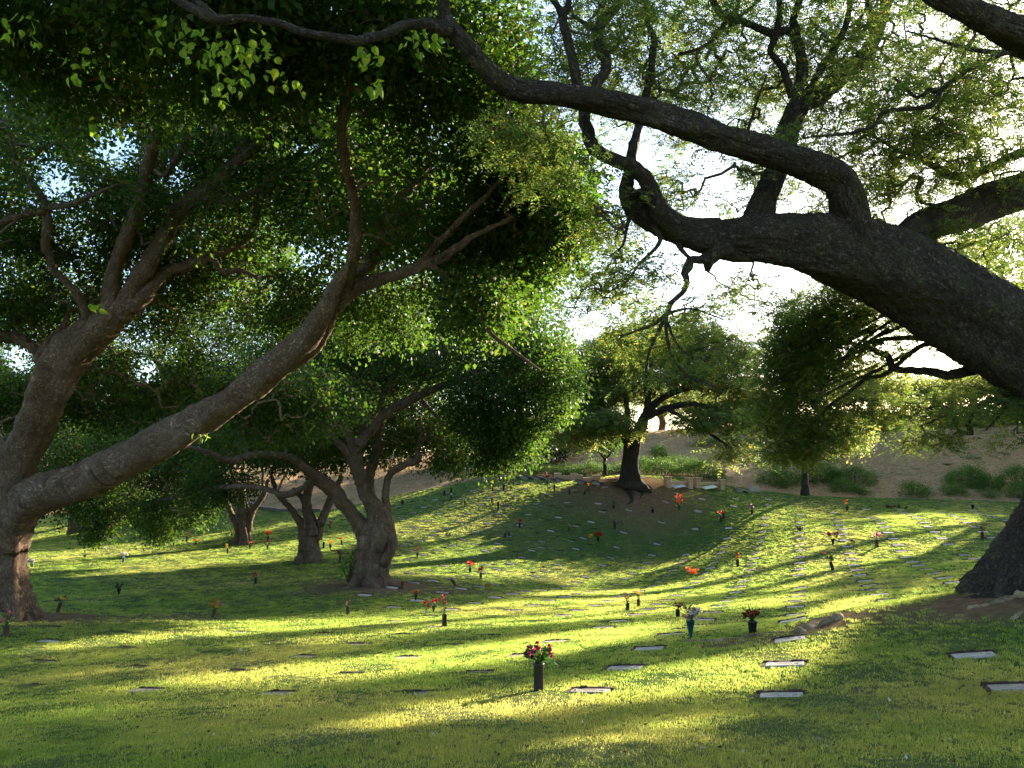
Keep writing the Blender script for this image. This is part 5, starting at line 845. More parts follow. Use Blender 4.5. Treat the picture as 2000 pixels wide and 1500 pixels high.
FL = [
 (1052, 1349, ('bronze', 'tube'), 'tall dark vase of magenta flowers and broad green leaves, nearest the camera', [('puff', 'magenta', 16, .04), ('puff', 'white', 3, .024), ('puff', 'brown', 2, .03)], ('green', 60, .12), None, dict(h=.38, r=.07, spread=.22, rise=.26)),
 (868, 1223, ('bronze', 'tube'), 'dark vase with one tall salmon bloom under a purple tuft', [('puff', 'salmon', 2, .085), ('puff', 'purple', 4, .05), ('puff', 'darkred', 2, .04)], ('palegreen', 8, .1), ('palegreen', 7, .45, .5), dict(h=.34, r=.07, rise=.55, spread=.08)),
 (1226, 1193, ('bronze', 'tube'), 'brown vase of wilted dark red and orange flowers', [('star', 'darkred', 5, .05), ('star', 'orange', 3, .045), ('puff', 'brown', 3, .04)], ('green', 10, .1), ('palegreen', 4, .3, .3), dict(h=.27, spread=.2, rise=.34)),
 (1247, 1185, ('brown', 'tube'), 'brown vase of yellow and orange flowers behind the wilted red one', [('star', 'yellow', 6, .05), ('star', 'orange', 4, .045)], ('palegreen', 9, .1), None, dict(h=.27, spread=.17, rise=.32)),
 (1324, 1206, ('black', 'tube'), 'dark vase of drooping dark red roses and green leaves', [('puff', 'darkred', 7, .05)], ('green', 18, .10), None, dict(h=.24, spread=.15, rise=.22)),
 (1349, 1247, ('teal', 'cone'), 'teal cone vase bursting with silvery ribbons and brown leaves', [('puff', 'magenta', 1, .07), ('star', 'silver', 3, .09), ('star', 'brown', 4, .09)], ('tan', 16, .13), ('silver', 15, .34, .75), dict(h=.36, r=.066, spread=.2, rise=.2)),
 (1470, 1236, ('black', 'pot'), 'black pot of dark red flowers with one tall thin spike', [('star', 'darkred', 12, .05), ('puff', 'darkred', 5, .045), ('star', 'red', 2, .04)], ('dark', 8, .1), ('green', 5, .36, 0), dict(h=.23, r=.072, spread=.2, rise=.24)),
 (1441, 1107, ('bronze', 'tube'), 'brown vase of faded orange flowers casting a long shadow', [('puff', 'orange', 4, .07), ('puff', 'brown', 3, .06)], ('palegreen', 6, .1), None, dict(h=.42, r=.085, spread=.1, rise=.35)),
 (1627, 1114, ('bronze', 'tube'), 'leaning vase packed with green leaves and one orange star', [('star', 'orange', 1, .10)], ('green', 30, .16), None, dict(h=.4, r=.08, spread=.2, rise=.5, lean=(-.25, 0))),
 (1627, 1067, ('black', 'cone'), 'black cone of bright red heart shaped flowers on sunny lawn', [('heart', 'red', 7, .14), ('star', 'salmon', 2, .1)], ('green', 5, .12), None, dict(h=.42, r=.08, spread=.34, rise=.3)),
 (1713, 1068, ('brown', 'tube'), 'brown vase of red flowers topped with white ones', [('heart', 'red', 7, .12), ('puff', 'white', 4, .09)], ('green', 5, .12), None, dict(h=.42, r=.09, spread=.22, rise=.36)),
 (1666, 1061, None, 'low wilted red bunch lying between the two red vases', [('star', 'darkred', 5, .09)], ('dark', 14, .16), None, dict(spread=.25, rise=.18)),
 (1919, 1054, ('bronze', 'tube'), 'dark vase of dry brown flowers near the big trunk', [('star', 'darkred', 7, .07)], ('dark', 6, .12), ('brown', 9, .5, .3), dict(h=.42, r=.08, spread=.3, rise=.4)),
 (1900, 993, ('black', 'pot'), 'short empty black vase alone at the far edge of the lawn', [], None, None, dict(h=.32, r=.1)),
 (1655, 999, ('green', 'cone'), 'bushy green bunch with orange tip near the mulch', [('star', 'orange', 3, .12)], ('green', 34, .22), None, dict(h=.4, r=.12, spread=.3, rise=.6)),
 (1740, 991, None, 'dry brown wreath collapsed on the upper lawn', [('puff', 'brown', 8, .14)], ('tan', 24, .2), None, dict(spread=.8, rise=.12)),
 (1770, 994, None, 'few dark twigs lying right of the dry wreath', [], ('dark', 8, .2), ('dark', 7, .5, .7), dict(spread=.6, rise=.1)),
 (1562, 1036, None, 'fallen dark green wreath at the end of the straight column', [], ('dark', 40, .2), ('green', 6, .4, .6), dict(spread=.6, rise=.25)),
 (1469, 1004, ('bronze', 'tube'), 'vase of dusky pink and white flowers on upper lawn', [('puff', 'purple', 4, .11), ('puff', 'white', 3, .08)], ('dark', 6, .12), None, dict(h=.35, r=.1, spread=.25, rise=.4)),
 (1408, 1020, ('bronze', 'tube'), 'narrow vase with a single splash of red flowers', [('heart', 'red', 5, .16)], ('palegreen', 3, .1), None, dict(h=.45, r=.09, spread=.28, rise=.32)),
 (1413, 1012, ('bronze', 'tube'), 'bare dark vase close behind the single red one', [], ('dark', 5, .12), None, dict(h=.5, r=.1, rise=.15)),
 (1327, 995, ('green', 'tube'), 'tall red orange spiky flowers standing left of the sandstone rails', [('star', 'orange', 8, .15), ('heart', 'red', 3, .16)], ('palegreen', 4, .2), ('orange', 6, .7, .1), dict(h=.35, r=.1, spread=.25, rise=.75)),
 (1275, 1000, ('black', 'tube'), 'small dark bunch left of the tall spiky orange flowers', [('star', 'darkred', 2, .08)], ('dark', 8, .12), None, dict(h=.25, r=.1, spread=.15, rise=.2)),
 (1199, 995, ('green', 'cone'), 'spray of long green leaves below the knoll', [], None, ('green', 16, .75, .25), dict(h=.3, r=.1, rise=.4)),
 (1201, 1032, ('bronze', 'tube'), 'dark vase with a grey flower head in shaded lawn', [('puff', 'tan', 3, .1)], ('dark', 5, .12), None, dict(h=.5, r=.09, spread=.12, rise=.2)),
 (1212, 1026, None, 'dry leafy twigs right behind the grey headed vase', [], ('dark', 10, .2), None, dict(rise=.5)),
 (1168, 1060, ('black', 'cone'), 'bunch of deep red flowers in the shaded bowl of lawn', [('star', 'red', 12, .13), ('star', 'darkred', 5, .12)], ('dark', 6, .14), None, dict(h=.42, r=.08, spread=.3, rise=.34)),
 (1153, 1051, None, 'single round yellow flower beside the deep red bunch', [('puff', 'yellow', 2, .17)], None, None, dict(spread=.05, rise=.2)),
 (1112, 1040, ('brown', 'tube'), 'narrow brown vase of dry stems in shaded lawn', [('star', 'tan', 3, .08)], ('tan', 6, .12), None, dict(h=.4, r=.09, spread=.1, rise=.45)),
 (1349, 1130, None, 'spread of red orange spiky flowers low on bright lawn', [('star', 'orange', 8, .14), ('star', 'salmon', 4, .12)], None, None, dict(spread=.36, rise=.5)),
 (918, 1118, ('black', 'tube'), 'dark vase of loose red flowers right of the middle fig', [('star', 'red', 8, .12), ('heart', 'salmon', 3, .1)], None, None, dict(h=.26, r=.08, spread=.2, rise=.34)),
 (939, 1131, ('brown', 'tube'), 'brown vase with two red balls and white petals', [('puff', 'red', 3, .10), ('puff', 'white', 2, .05)], ('green', 3, .1), None, dict(h=.36, r=.07, spread=.14, rise=.3)),
 (954, 1146, None, 'yellow and white bundle lying beside its marker', [('puff', 'yellow', 3, .10), ('puff', 'white', 2, .1)], ('tan', 10, .12), None, dict(spread=.22, rise=.14)),
 (890, 1144, ('brown', 'tube'), 'tipped brown vase without flowers right of the middle fig', [], ('dark', 6, .1), None, dict(h=.28, r=.09, lean=(-.6, 0), rise=.1)),
 (786, 1149, ('brown', 'tube'), 'brown vase with thin green sprigs beside the middle fig', [], ('palegreen', 12, .11), None, dict(h=.32, r=.08, rise=.25)),
 (812, 1174, ('black', 'cone'), 'small black cone of rusty orange flowers', [('puff', 'orange', 5, .055), ('puff', 'brown', 3, .05)], ('dark', 6, .1), None, dict(h=.26, spread=.13, rise=.16)),
 (833, 1197, ('white', 'tube'), 'little white vase with two red heart shaped flowers', [('heart', 'red', 2, .12)], None, ('palegreen', 3, .5, .1), dict(h=.1, r=.04, spread=.14, rise=.3)),
 (847, 1196, ('green', 'cone'), 'green cone vase with red and white heart shaped flowers', [('heart', 'red', 3, .12), ('puff', 'white', 1, .06)], None, ('palegreen', 4, .5, .1), dict(h=.25, r=.06, spread=.22, rise=.22)),
 (679, 1200, ('brown', 'tube'), 'slim brown vase with small pale pink flowers', [('puff', 'pink', 4, .05)], ('tan', 4, .08), None, dict(h=.33, r=.062, spread=.08, rise=.22)),
 (415, 1206, ('brown', 'tube'), 'leaning brown vase of pink, yellow and orange flowers', [('puff', 'pink', 3, .08), ('puff', 'yellow', 4, .07), ('puff', 'orange', 4, .07)], ('dark', 8, .1), None, dict(h=.3, r=.062, lean=(.25, 0), spread=.2, rise=.3)),
 (112, 1196, ('brown', 'tube'), 'leaning vase with one yellow flower near the left trunk', [('puff', 'yellow', 2, .08)], ('dark', 14, .13), None, dict(h=.34, lean=(.3, 0), spread=.12, rise=.25)),
 (232, 1162, ('black', 'cone'), 'dark spiky bunch alone on the left lawn', [], ('dark', 16, .14), ('dark', 5, .3, .1), dict(h=.26, r=.07, rise=.2)),
 (11, 1244, ('brown', 'tube'), 'vase of pale green and pink flowers before the left trunk', [('puff', 'pink', 8, .05), ('puff', 'palegreen', 10, .05)], ('palegreen', 34, .09), None, dict(h=.28, r=.072, spread=.2, rise=.4)),
 (499, 1140, ('black', 'tube'), 'dark vase of red and pink roses on the left lawn', [('puff', 'red', 3, .08), ('puff', 'pink', 3, .07)], None, None, dict(h=.28, r=.06, spread=.12, rise=.25)),
 (1015, 1030, ('black', 'tube'), 'dark vase with bright pink red flower in shaded bowl', [('puff', 'red', 3, .14), ('puff', 'pink', 2, .08)], None, None, dict(h=.35, r=.07, spread=.12, rise=.25)),
 (664, 1100, ('bronze', 'tube'), 'dark vase of wilted flowers left of the middle fig', [('star', 'brown', 6, .12)], None, None, dict(h=.42, r=.06, spread=.2, rise=.26)),
 (241, 1098, ('grey', 'tube'), 'vase with white flowers on the far left lawn', [('puff', 'white', 5, .1)], ('dark', 4, .12), None, dict(h=.3, r=.08, spread=.25, rise=.25)),
 (62, 1107, ('grey', 'pot'), 'pale flowers close to the left trunk edge', [('puff', 'silver', 5, .1)], None, None, dict(h=.2, r=.07, spread=.2, rise=.2)),
 (365, 1058, ('bronze', 'tube'), 'reddish bunch under the hanging leaves, left of a pair', [('star', 'brown', 4, .14)], None, None, dict(h=.4, rise=.3)), (382, 1065, ('brown', 'pot'), 'low orange brown bunch under the hanging leaves', [('star', 'orange', 4, .12)], ('dark', 4, .1), None, dict(h=.2, rise=.2)),
 (444, 1081, ('bronze', 'tube'), 'thin vase with yellow flower in front of small fig', [('puff', 'yellow', 3, .1)], None, None, dict(h=.35, r=.05, rise=.2, spread=.1)), (488, 1073, ('black', 'cone'), 'tiny dark bunch right of the small fig', [('star', 'orange', 2, .1)], ('dark', 6, .14), None, dict(h=.3, rise=.2)),
 (523, 1056, ('bronze', 'cone'), 'orange spiky bunch between the two forked figs', [('star', 'orange', 8, .14)], ('dark', 4, .14), None, dict(h=.3, rise=.35)), (522, 1075, ('black', 'cone'), 'dark leafy bunch just below the orange spiky one', [('star', 'darkred', 3, .1)], ('dark', 14, .2), None, dict(h=.35, rise=.4, spread=.25)),
 (644, 1032, ('brown', 'tube'), 'pale pink flower seen between forked fig and middle fig', [('puff', 'pink', 3, .16)], None, None, dict(h=.3, rise=.25, spread=.1)), (645, 1075, ('bronze', 'cone'), 'rusty bunch low between forked fig and middle fig', [('star', 'orange', 3, .1)], ('tan', 5, .12), None, dict(h=.4, rise=.2)), (632, 1070, ('black', 'tube'), 'short bare dark vase right of the forked fig', [], None, None, dict(h=.4, r=.07)), (667, 1064, ('bronze', 'tube'), 'orange yellow bunch beside the middle fig trunk', [('puff', 'orange', 3, .1)], None, None, dict(h=.3, rise=.2)),
 (815, 1092, ('bronze', 'cone'), 'dry brown bunch right of the middle fig in shade', [('star', 'brown', 4, .12)], None, None, dict(h=.4, rise=.25)), (878, 1048, None, 'dark leafy sprig lying on shaded lawn', [], ('dark', 16, .2), None, dict(rise=.3, spread=.4)), (987, 1049, ('black', 'tube'), 'left of two small dark vases side by side', [], ('dark', 5, .12), None, dict(h=.3, rise=.2)), (994, 1048, ('black', 'tube'), 'right of two small dark vases side by side', [], ('dark', 7, .12), None, dict(h=.3, rise=.3)),
 (985, 988, None, 'dark triangular heap of leaves on the shaded slope', [], ('dark', 34, .2), None, dict(rise=.5, spread=.3)), (973, 997, ('bronze', 'tube'), 'bare dark vase below the triangular heap', [], None, None, dict(h=.7, r=.09)), (961, 986, ('brown', 'cone'), 'wilted bunch in a brown cone on the upper slope', [('star', 'brown', 4, .14)], ('tan', 5, .14), None, dict(h=.6, rise=.35)),
 (1069, 953, ('bronze', 'cone'), 'tall rusty bunch at the top of the shaded slope', [('star', 'brown', 8, .2), ('star', 'darkred', 3, .15)], None, None, dict(h=.6, rise=.6, spread=.3)), (1083, 961, ('bronze', 'tube'), 'bare dark vase right of the tall rusty bunch', [], None, None, dict(h=.6, r=.08)), (1112, 965, ('black', 'tube'), 'small dark vase with dry twigs left of the knoll', [], ('dark', 6, .16), None, dict(h=.35, rise=.35)), (1140, 966, ('black', 'tube'), 'small leaning dark vase under the knoll', [], ('dark', 3, .1), None, dict(h=.4, lean=(.4, 0))), (1149, 960, ('brown', 'tube'), 'dark vase with a rusty flower at the knoll foot', [('puff', 'orange', 2, .1)], None, None, dict(h=.4, rise=.35, spread=.1)),
 (868, 967, ('black', 'tube'), 'tiny dark vase on the sunny upper slope, leftmost', [], None, None, dict(h=.4, r=.09)), (881, 962, ('black', 'tube'), 'tiny dark vase right of the leftmost on the upper slope', [], None, None, dict(h=.45, r=.07)), (881, 975, ('black', 'tube'), 'tiny vase with white flower on the upper slope', [('puff', 'white', 2, .1)], None, None, dict(h=.35, rise=.15)), (908, 987, ('black', 'tube'), 'thin dark vase in the middle of the upper slope', [], None, None, dict(h=.5, r=.06)), (962, 958, ('black', 'tube'), 'small dark bunch left of three near the slope top', [], ('dark', 6, .14), None, dict(h=.3, rise=.2)), (984, 958, ('bronze', 'tube'), 'stout dark vase, middle of three near the slope top', [], None, None, dict(h=.55, r=.11)), (994, 951, ('brown', 'cone'), 'dark bunch, right of three near the slope top', [('star', 'darkred', 3, .12)], ('dark', 4, .1), None, dict(h=.4, rise=.25)), (1003, 948, ('brown', 'tube'), 'slim vase with pale tip right at the slope top', [('puff', 'tan', 1, .12)], None, None, dict(h=.6, r=.06, rise=.2, spread=.03)), (786, 985, ('black', 'tube'), 'tiny dark vase right of the arching fig limb', [], None, None, dict(h=.4, r=.09)),
]
for f in FL:
    flowers(f[0], f[1], f[2], f[3], f[4], f[5], f[6], **f[7])
# upright card standing behind the red balls
def on_ground(px, py): return np.array(hit(px, py, 3, 125))
g = on_ground(941, 1116); e = empty('memorial_card', tuple(g), 'small upright white card behind the vase with red balls', 'card'); mb = MB(); mb.box(g + [0, 0, .22], (.17, .02, .3), rz=.2); mb.build('card', VM['grey'], e); mb = MB(); mb.tube([g, g + [0, 0, .1]], [.008, .008], 5); mb.build('stake', VM['black'], e)
g = on_ground(752, 1122); e = empty('utility_box', tuple(g), 'small grey box beside the right foot of the middle fig', 'box'); mb = MB(); mb.box(g + [.12, 0, .12], (.18, .14, .26), bev=.01); mb.build('box_body', VM['grey'], e); mb = MB(); mb.box(g + [.12, 0, .265], (.21, .17, .03), bev=.005); mb.build('lid', VM['grey'], e)
# ------------------------------------------------------------------ sandstone memorials, slabs
def rail(pxa, pxb, py, label, plaque):
    a, b = on_ground(pxa, py), on_ground(pxb, py + 3); c = (a + b) / 2; e = empty('sandstone_rail', tuple(c), label, 'memorial', 'sandstone rail memorials'); rz = math.atan2(b[1] - a[1], b[0] - a[0]); L = float(np.linalg.norm(b - a))
    for q in (a, b):
        mb = MB(); mb.box(q + [0, 0, .3], (.46, .5, .95), rz=rz, bev=.03); mb.build('post', MAT['sand'], e); mb = MB(); mb.box(q + [0, 0, .8], (.54, .58, .1), rz=rz, bev=.03); mb.build('cap', MAT['sand'], e)
    mb = MB(); mb.box(c + [0, 0, .42], (L - .44, .22, .22), rz=rz, bev=.02); mb.build('beam', MAT['sand'], e)
    mb = MB(); mb.box(c + [-.1, -.5, .12], (L * .5, .62, .05), rz=rz, bev=.01, tilt=np.array(Matrix.Rotation(.3, 3, 'X'))); mb.build('plaque', plaque, e)
rail(1304, 1346, 950, 'left of the two sandstone rails, with a blue white plaque', pm('bluewhite_plaque', (.5, .55, .68)))
rail(1361, 1408, 952, 'right of the two sandstone rails, with a white plaque', pm('white_plaque', (.75, .74, .70)))
for i, (px, py, nm) in enumerate([(1104, 934, 'left'), (1146, 939, 'right')]):
    g = on_ground(px + 2, py + 3); e = empty('sandstone_bench', tuple(g), '%s one of two small sandstone benches behind the dark slabs' % nm, 'bench', 'sandstone benches by the slabs')
    for dx in (-.75, .75): mb = MB(); mb.box(g + [dx, .4, .3], (.7, .6, .62), bev=.03); mb.build('block', MAT['sand'], e)
    mb = MB(); mb.box(g + [0, .45, .2], (.9, .5, .38), bev=.02); mb.build('seat', MAT['sand'], e)
for k, (px, py) in enumerate([(872, 921), (916, 925), (938, 927), (968, 931), (1004, 932), (1030, 934), (1054, 936), (1078, 938), (1098, 940), (1140, 944), (1170, 945), (1449, 960)]):
    g = on_ground(px, py); e = empty('memorial_slab', tuple(g), 'sloping %s memorial slab, %s from the left in its row' % ('grey' if px > 1200 else 'dark', ORD[k].replace('nearest', 'first')) if px < 1200 else 'sloping grey slab lying right of the sandstone rails', 'memorial', 'sloping slabs at the top of the lawn')
    mb = MB(); R = np.array(Matrix.Rotation(.30, 3, 'Y') @ Matrix.Rotation(-.1, 3, 'X')); mb.box(g + [0, 0, .14], (1.25 if px < 1200 else 1.1, .7, .1), tilt=R, bev=.015); mb.build('slab', MAT['darkstone'] if px < 1200 else MAT['stone'], e); mb = MB(); mb.box(g + [-.25, 0, .02], (.6, .6, .3), bev=.02, tilt=R); mb.build('base', MAT['stone'], e)
g = on_ground(1473, 961); e = empty('headstone', tuple(g), 'small pale upright headstone furthest right by the mulch edge', 'memorial'); mb = MB(); mb.box(g + [0, 0, .22], (.85, .3, .45), rz=-.2, bev=.06, tilt=np.array(Matrix.Rotation(-.25, 3, 'X'))); mb.build('stone', MAT['stonelite'], e); mb = MB(); mb.box(g + [0, 0, 0], (1.0, .5, .1), rz=-.2, bev=.02); mb.build('base', MAT['stone'], e)
# low dark kerb where the left lawn meets the mulch
mb = MB()
for a, b in zip([(385, 992), (443, 985), (500, 992), (536, 1001), (585, 996)], [(443, 985), (500, 992), (536, 1001), (585, 996), (635, 990)]):
    A, B = on_ground(*a), on_ground(*b); A[1] = edge(A[0]) - .1; B[1] = edge(B[0]) - .1; A[2], B[2] = float(gz(A[0], A[1])), float(gz(B[0], B[1])); c = (A + B) / 2; mb.box(c + [0, 0, .08], (np.linalg.norm(B[:2] - A[:2]) + .02, .12, .3), rz=math.atan2(B[1] - A[1], B[0] - A[0]))
o = mb.build('kerb', MAT['darkstone']); tag(o, kind='structure')
# ------------------------------------------------------------------ shrubs on the bank
def bush(px, py, w, h, label, col='shrub', n=None, D=None, dep=1.5, name='shrub', cat='shrub', per=70, L=.16, g=None, up=.5):
    g = on_ground(px, py) if D is None else G3(P(px, py, D)[0], D); e = empty(name, tuple(g), label, cat, g and None if False else 'shrubs along the foot of the bank'); D = g[1]; W, H = w * D / F, h * D / F
    n = n or int(12 + W * max(H, .5) * 16); q = unit(RNG.normal(0, 1, (n, 3))) * RNG.uniform(.45, 1, (n, 1)) ** .5; q[:, 2] = np.abs(q[:, 2]); C = g + q * np.array([W * .5, max(dep, H * .6), H * .86]) + [0, 0, .1]
    C[:, 2] += gz(C[:, 0], C[:, 1]) - g[2]
    mb = MB()
    for k in range(min(n, 26)): mb.tube(catmull(np.array([[C[k, 0] * .4 + g[0] * .6, C[k, 1] * .4 + g[1] * .6, float(gz(C[k, 0] * .4 + g[0] * .6, C[k, 1] * .4 + g[1] * .6)) - .05, .03], [*((C[k] * .6 + g * .4) + [0, 0, .12]), .02], [*C[k], .01]]), .3)[:, :3], np.linspace(.03, .01, len(catmull(np.array([[C[k, 0] * .4 + g[0] * .6, C[k, 1] * .4 + g[1] * .6, float(gz(C[k, 0] * .4 + g[0] * .6, C[k, 1] * .4 + g[1] * .6)) - .05, .03], [*((C[k] * .6 + g * .4) + [0, 0, .12]), .02], [*C[k], .01]]), .3))), n=4, cap=False)
    mb.build('stems', MAT['twig'], e)
    scatter('foliage', C, np.stack([RNG.normal(0, up, n), RNG.normal(0, up, n), RNG.uniform(0, 6.28, n)], 1), RNG.uniform(.35, .6, n) * (1 if H > .8 else .7), clusters('broad', per, L * 1.1, (9, 9), .3, MAT[col]), parent=e)
for a in [(1290, 925, 90, 30, 'low green juniper shrub right of the monkeypod trunk'), (1370, 932, 110, 34, 'widest bright green juniper above the sandstone rails'), (1335, 915, 90, 22, 'upper green juniper behind the sandstone rails'), (1250, 915, 50, 26, 'green shrub touching the monkeypod trunk'), (1290, 893, 40, 26, 'dark bare twiggy bush alone on the slope'), (1210, 925, 70, 20, 'green shrub left behind the monkeypod trunk'), (1150, 926, 90, 22, 'bright low shrub behind the sandstone benches'), (1105, 924, 60, 18, 'low shrub left of the sandstone benches'), (1072, 926, 50, 16, 'small clipped shrub behind the dark slabs'), (1040, 926, 44, 16, 'rounded shrub right of the fig trunk at the slabs'), (985, 922, 80, 22, 'shrub left of the fig trunk at the slabs'), (870, 915, 70, 24, 'yellow green bush seen under the arching fig limb'),
    (1520, 945, 90, 32, 'dark green shrub left of the young tree'), (1600, 940, 90, 42, 'big green shrub right behind the young tree'), (1670, 942, 90, 34, 'shaded green shrub in the middle of the bank'), (1650, 958, 60, 20, 'small grey green shrub at the lawn edge'), (1683, 965, 30, 16, 'tiny dry shrub at the lawn edge'), (1785, 966, 62, 24, 'neat rounded dark green shrub at the lawn edge'), (1890, 945, 90, 38, 'large light green shrub spreading on the right bank'), (1930, 953, 66, 24, 'grey green rounded shrub below the large light one'), (1868, 966, 44, 18, 'small dark shrub at lower right bank'), (1932, 970, 34, 16, 'small round green shrub by the lawn on the right'), (1985, 950, 70, 44, 'tall green shrub at the right edge'), (2000, 972, 50, 26, 'tangled low shrub at the right edge by the lawn'), (1180, 868, 160, 16, 'band of green weeds high on the slope behind the knoll'), (1420, 872, 160, 20, 'green weeds high on the slope right of the monkeypod')]:
    px, py, w, h, lb = a; col = 'shrub'
    bush(px, py, w, h, lb, col)
bush(1750, 835, 90, 30, 'tall dry straw coloured weeds at the top of the slope', 'dry', name='dry_weeds', cat='weeds', up=.15); bush(1980, 826, 90, 30, 'dry weeds at the top of the slope on the right', 'dry', name='dry_weeds', cat='weeds', up=.15)
for i_, px_ in enumerate([1480, 1560, 1640, 1700, 1810, 1880, 1930, 2040]):
    bush(px_, 846 - (px_ - 1480) * .04, 110, 46, 'leafy scrub along the ridge of the bank, %s clump from the left' % ORD[i_].replace('nearest', 'first'), 'hillleaf', per=60, L=.2, name='scrub', cat='scrub', dep=2.5)
bush(684, 1140, 30, 62, 'leafy green sprout growing at the left foot of the middle fig', 'shrub', n=14, dep=.35, L=.3, per=22, name='leafy_sprout', cat='sprout'); bush(452, 1060, 28, 32, 'low dark shrub at the left foot of the smaller forked fig', 'figleaf', n=10, dep=.4)
for i, (px, py, rr) in enumerate([(1600, 893, .5), (1902, 893, .7), (1850, 905, .4), (1700, 880, .35), (1480, 900, .4), (1960, 885, .6), (1560, 875, .3), (1790, 915, .35)]):
    g = on_ground(px, py); mb = MB(); n = 10; th = np.linspace(0, math.pi, 7); pr = [(rr * math.sin(t) * RNG.uniform(.8, 1.1) + .01, -rr * .35 * math.cos(t)) for t in th]; mb.lathe(g, pr, 9); mb.v[-1][:, 0] += RNG.normal(0, rr * .07, len(mb.v[-1])); o = mb.build('rock', MAT['rock'], loc=tuple(g)); tag(o, 'rough brown rock on the mulch bank, %s of eight scattered ones' % ORD[i].replace('nearest', 'first'), 'rock', 'rocks on the bank')
# the worn, root-lifted hump in the foreground and other surface roots
def surface_root(pxs, r, label):
    p = [on_ground(*q) for q in pxs]; A = np.array([[*a, r * k] for a, k in zip(p, [.7, 1.1, 1, .7, .35][:len(p)])]); A[:, 2] -= A[:, 3] * .35; s = catmull(A, r * .5); s[:, :3] += RNG.normal(0, r * .10, (len(s), 3)); mb = MB(); mb.tube(s[:, :3], s[:, 3], 14, wob=.35); o = mb.build('surface_root', MAT['rock'], loc=tuple(p[0])); tag(o, label, 'root', 'tree roots breaking the turf')
surface_root([(1567, 1236), (1582, 1224), (1612, 1213), (1645, 1204)], .13, 'knobbly tan root hump rising from the turf, front right')
surface_root([(1330, 1252), (1420, 1250), (1480, 1240), (1530, 1232)], .05, 'thin root ridge along the edge of the shaded hump')
surface_root([(2010, 1188), (1988, 1200), (1975, 1210)], .05, 'pale root end below the big trunk at the right edge')
surface_root([(2030, 1175), (1990, 1165), (1940, 1178), (1890, 1188)], .08, 'dark root running left from the big trunk')
# fallen leaves
lv = MB(); 
for k in range(700):
    py = random.uniform(1150, 1495); px = random.uniform(-20, 2020); g = hit(px, py, 3, 60)
    if g is None: continue
    q = leaf_kites(np.array([g]) + [0, 0, .045], RNG.normal(0, 1, (1, 3)) * [1, 1, .3], np.array([[RNG.normal(0, .4), RNG.normal(0, .4), 1.]]), np.array([random.uniform(.03, .06)]), np.array([random.uniform(.02, .035)])); lv.add(q[0], [[0, 1, 2, 3]], int(RNG.choice(4, p=[.62, .27, .04, .07])))
o = lv.build('fallen_leaves', [MAT['petal_brown'], MAT['petal_tan'], MAT['petal_white'], MAT['petal_yellow']]); tag(o, kind='stuff')
for i, (px, py, c, lb) in enumerate([(1209, 1366, 'yellow', 'yellow fallen leaf right of the front left marker'), (620, 1276, 'yellow', 'yellow fallen leaf in the left foreground shade'), (542, 1256, 'yellow', 'yellow fallen leaf near the long sunny band'), (664, 1224, 'yellow', 'yellow fallen leaf inside the long sunny band'), (700, 1354, 'palegreen', 'pale fallen leaf beside the left front marker'), (50, 1296, 'tan', 'curled tan leaf at the far left foreground'), (1712, 1409, 'palegreen', 'pale green leaf lying in the dark right foreground'), (470, 1273, 'white', 'tiny white petal on the left lawn'), (98, 1288, 'tan', 'tan fallen leaf at the left in shade'), (1304, 1210, 'yellow', 'small yellow leaf between the dark rose vase and brown vases')]):
    g = on_ground(px, py); mb = MB(); t = np.linspace(0, 6.283, 11)[:-1]; V = np.stack([.045 * np.cos(t), .03 * np.sin(t), .012 * np.cos(2 * t)], 1); a = random.uniform(0, 3); V = np.stack([V[:, 0] * math.cos(a) - V[:, 1] * math.sin(a), V[:, 0] * math.sin(a) + V[:, 1] * math.cos(a), V[:, 2] + .05 + .02 * np.cos(t)], 1)
    mb.add(np.vstack([V + g, [g + [0, 0, .04]]]), [[10, k, (k + 1) % 10] for k in range(10)]); o = mb.build('fallen_leaf', MAT['petal_' + c], loc=tuple(g)); tag(o, lb, 'leaf')
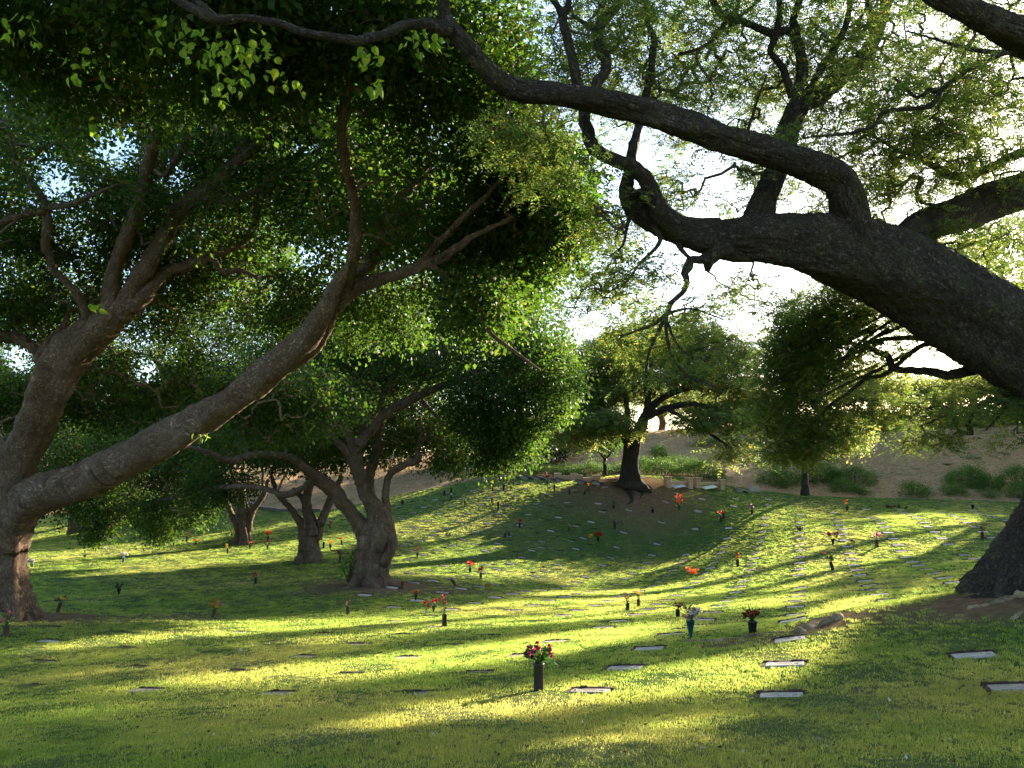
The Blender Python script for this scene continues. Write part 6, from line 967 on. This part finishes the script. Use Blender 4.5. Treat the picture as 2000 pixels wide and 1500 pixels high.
# ------------------------------------------------------------------ the visitors far off by the slabs
def person(px, py, label, lean, mir=1, shirt=(.62, .64, .68)):
    g = on_ground(px, py); root = empty('person', tuple(g), label, 'person', 'visitors by the slabs')
    J = {'pel': (0, 0, .92, .15), 'chest': (.16 * lean, -.02, 1.32, .17), 'neck': (.24 * lean, -.03, 1.50, .07), 'head': (.30 * lean, -.05, 1.66, .105), 'top': (.33 * lean, -.05, 1.74, .07), 'hl': (-.1, 0, .86, .105), 'kl': (-.12, -.03, .48, .072), 'al': (-.13, .02, .09, .05), 'fl': (-.14, -.13, .03, .045), 'hr': (.1, 0, .86, .105), 'kr': (.13, -.05, .48, .072), 'ar': (.14, .02, .09, .05), 'fr': (.15, -.13, .03, .045),
         'sl': (.16 * lean - .19, 0, 1.42, .068), 'el': (.2 * lean - .27, -.06, 1.15, .045), 'wl': (.25 * lean - .2, -.25, .98, .032), 'sr': (.16 * lean + .19, 0, 1.42, .068), 'er': (.2 * lean + .28, -.08, 1.16, .045), 'wr': (.25 * lean + .2, -.28, 1.02, .032), 'gl': (.25 * lean - .17, -.33, .95, .03), 'gr': (.25 * lean + .17, -.36, 1.0, .03)}
    ks = list(J); E_ = [('pel', 'chest'), ('chest', 'neck'), ('neck', 'head'), ('head', 'top'), ('pel', 'hl'), ('hl', 'kl'), ('kl', 'al'), ('al', 'fl'), ('pel', 'hr'), ('hr', 'kr'), ('kr', 'ar'), ('ar', 'fr'), ('chest', 'sl'), ('sl', 'el'), ('el', 'wl'), ('wl', 'gl'), ('chest', 'sr'), ('sr', 'er'), ('er', 'wr'), ('wr', 'gr')]
    me = bpy.data.meshes.new('body'); me.from_pydata([Vector((J[k][0] * mir, J[k][1], J[k][2])) for k in ks], [(ks.index(a), ks.index(b)) for a, b in E_], [])
    m, t, o_ = M('person_skin_and_clothes'); tc = t.nodes.new('ShaderNodeTexCoord'); sp = t.nodes.new('ShaderNodeSeparateXYZ'); t.links.new(tc.outputs['Object'], sp.inputs[0]); mp = N(t, 'ShaderNodeMapRange'); mp.inputs[1].default_value = 0; mp.inputs[2].default_value = 2; t.links.new(sp.outputs[2], mp.inputs[0])
    r = t.nodes.new('ShaderNodeValToRGB'); r.color_ramp.interpolation = 'CONSTANT'; e = r.color_ramp.elements; st_ = [(0, (.05, .04, .04)), (.05, (.06, .08, .15)), (.46, shirt), (.745, (.42, .25, .17))]
    while len(e) < 4: e.new(.5)
    for i, (p_, c) in enumerate(st_): e[i].position = p_; e[i].color = (*c, 1)
    t.links.new(mp.outputs[0], r.inputs[0]); princ(t, o_, r.outputs[0], .8); me.materials.append(m)
    o = bpy.data.objects.new('body', me); COL.objects.link(o); o.parent = root; sk = o.modifiers.new('skin', 'SKIN'); ss = o.modifiers.new('sub', 'SUBSURF'); ss.levels = ss.render_levels = 1
    for i, k in enumerate(ks): v = me.skin_vertices[0].data[i]; v.radius = (J[k][3], J[k][3]); v.use_root = (i == 0)
    mb = MB(); hd = np.array(J['top'][:3]) * [mir, 1, 1] + [0, .01, -.03]; th = np.linspace(.0, 1.7, 6); mb.lathe(g + hd - [0, 0, .06], [(.118 * math.sin(x) + .002, .12 * math.cos(x)) for x in th[::-1]], 12); mb.build('hair', VM['black'], root)
person(913, 927, 'visitor in a white top bending forward by the slabs', .9); person(923, 928, 'visitor in pale top and blue trousers standing by the slabs', -.4, 1, (.70, .70, .72))
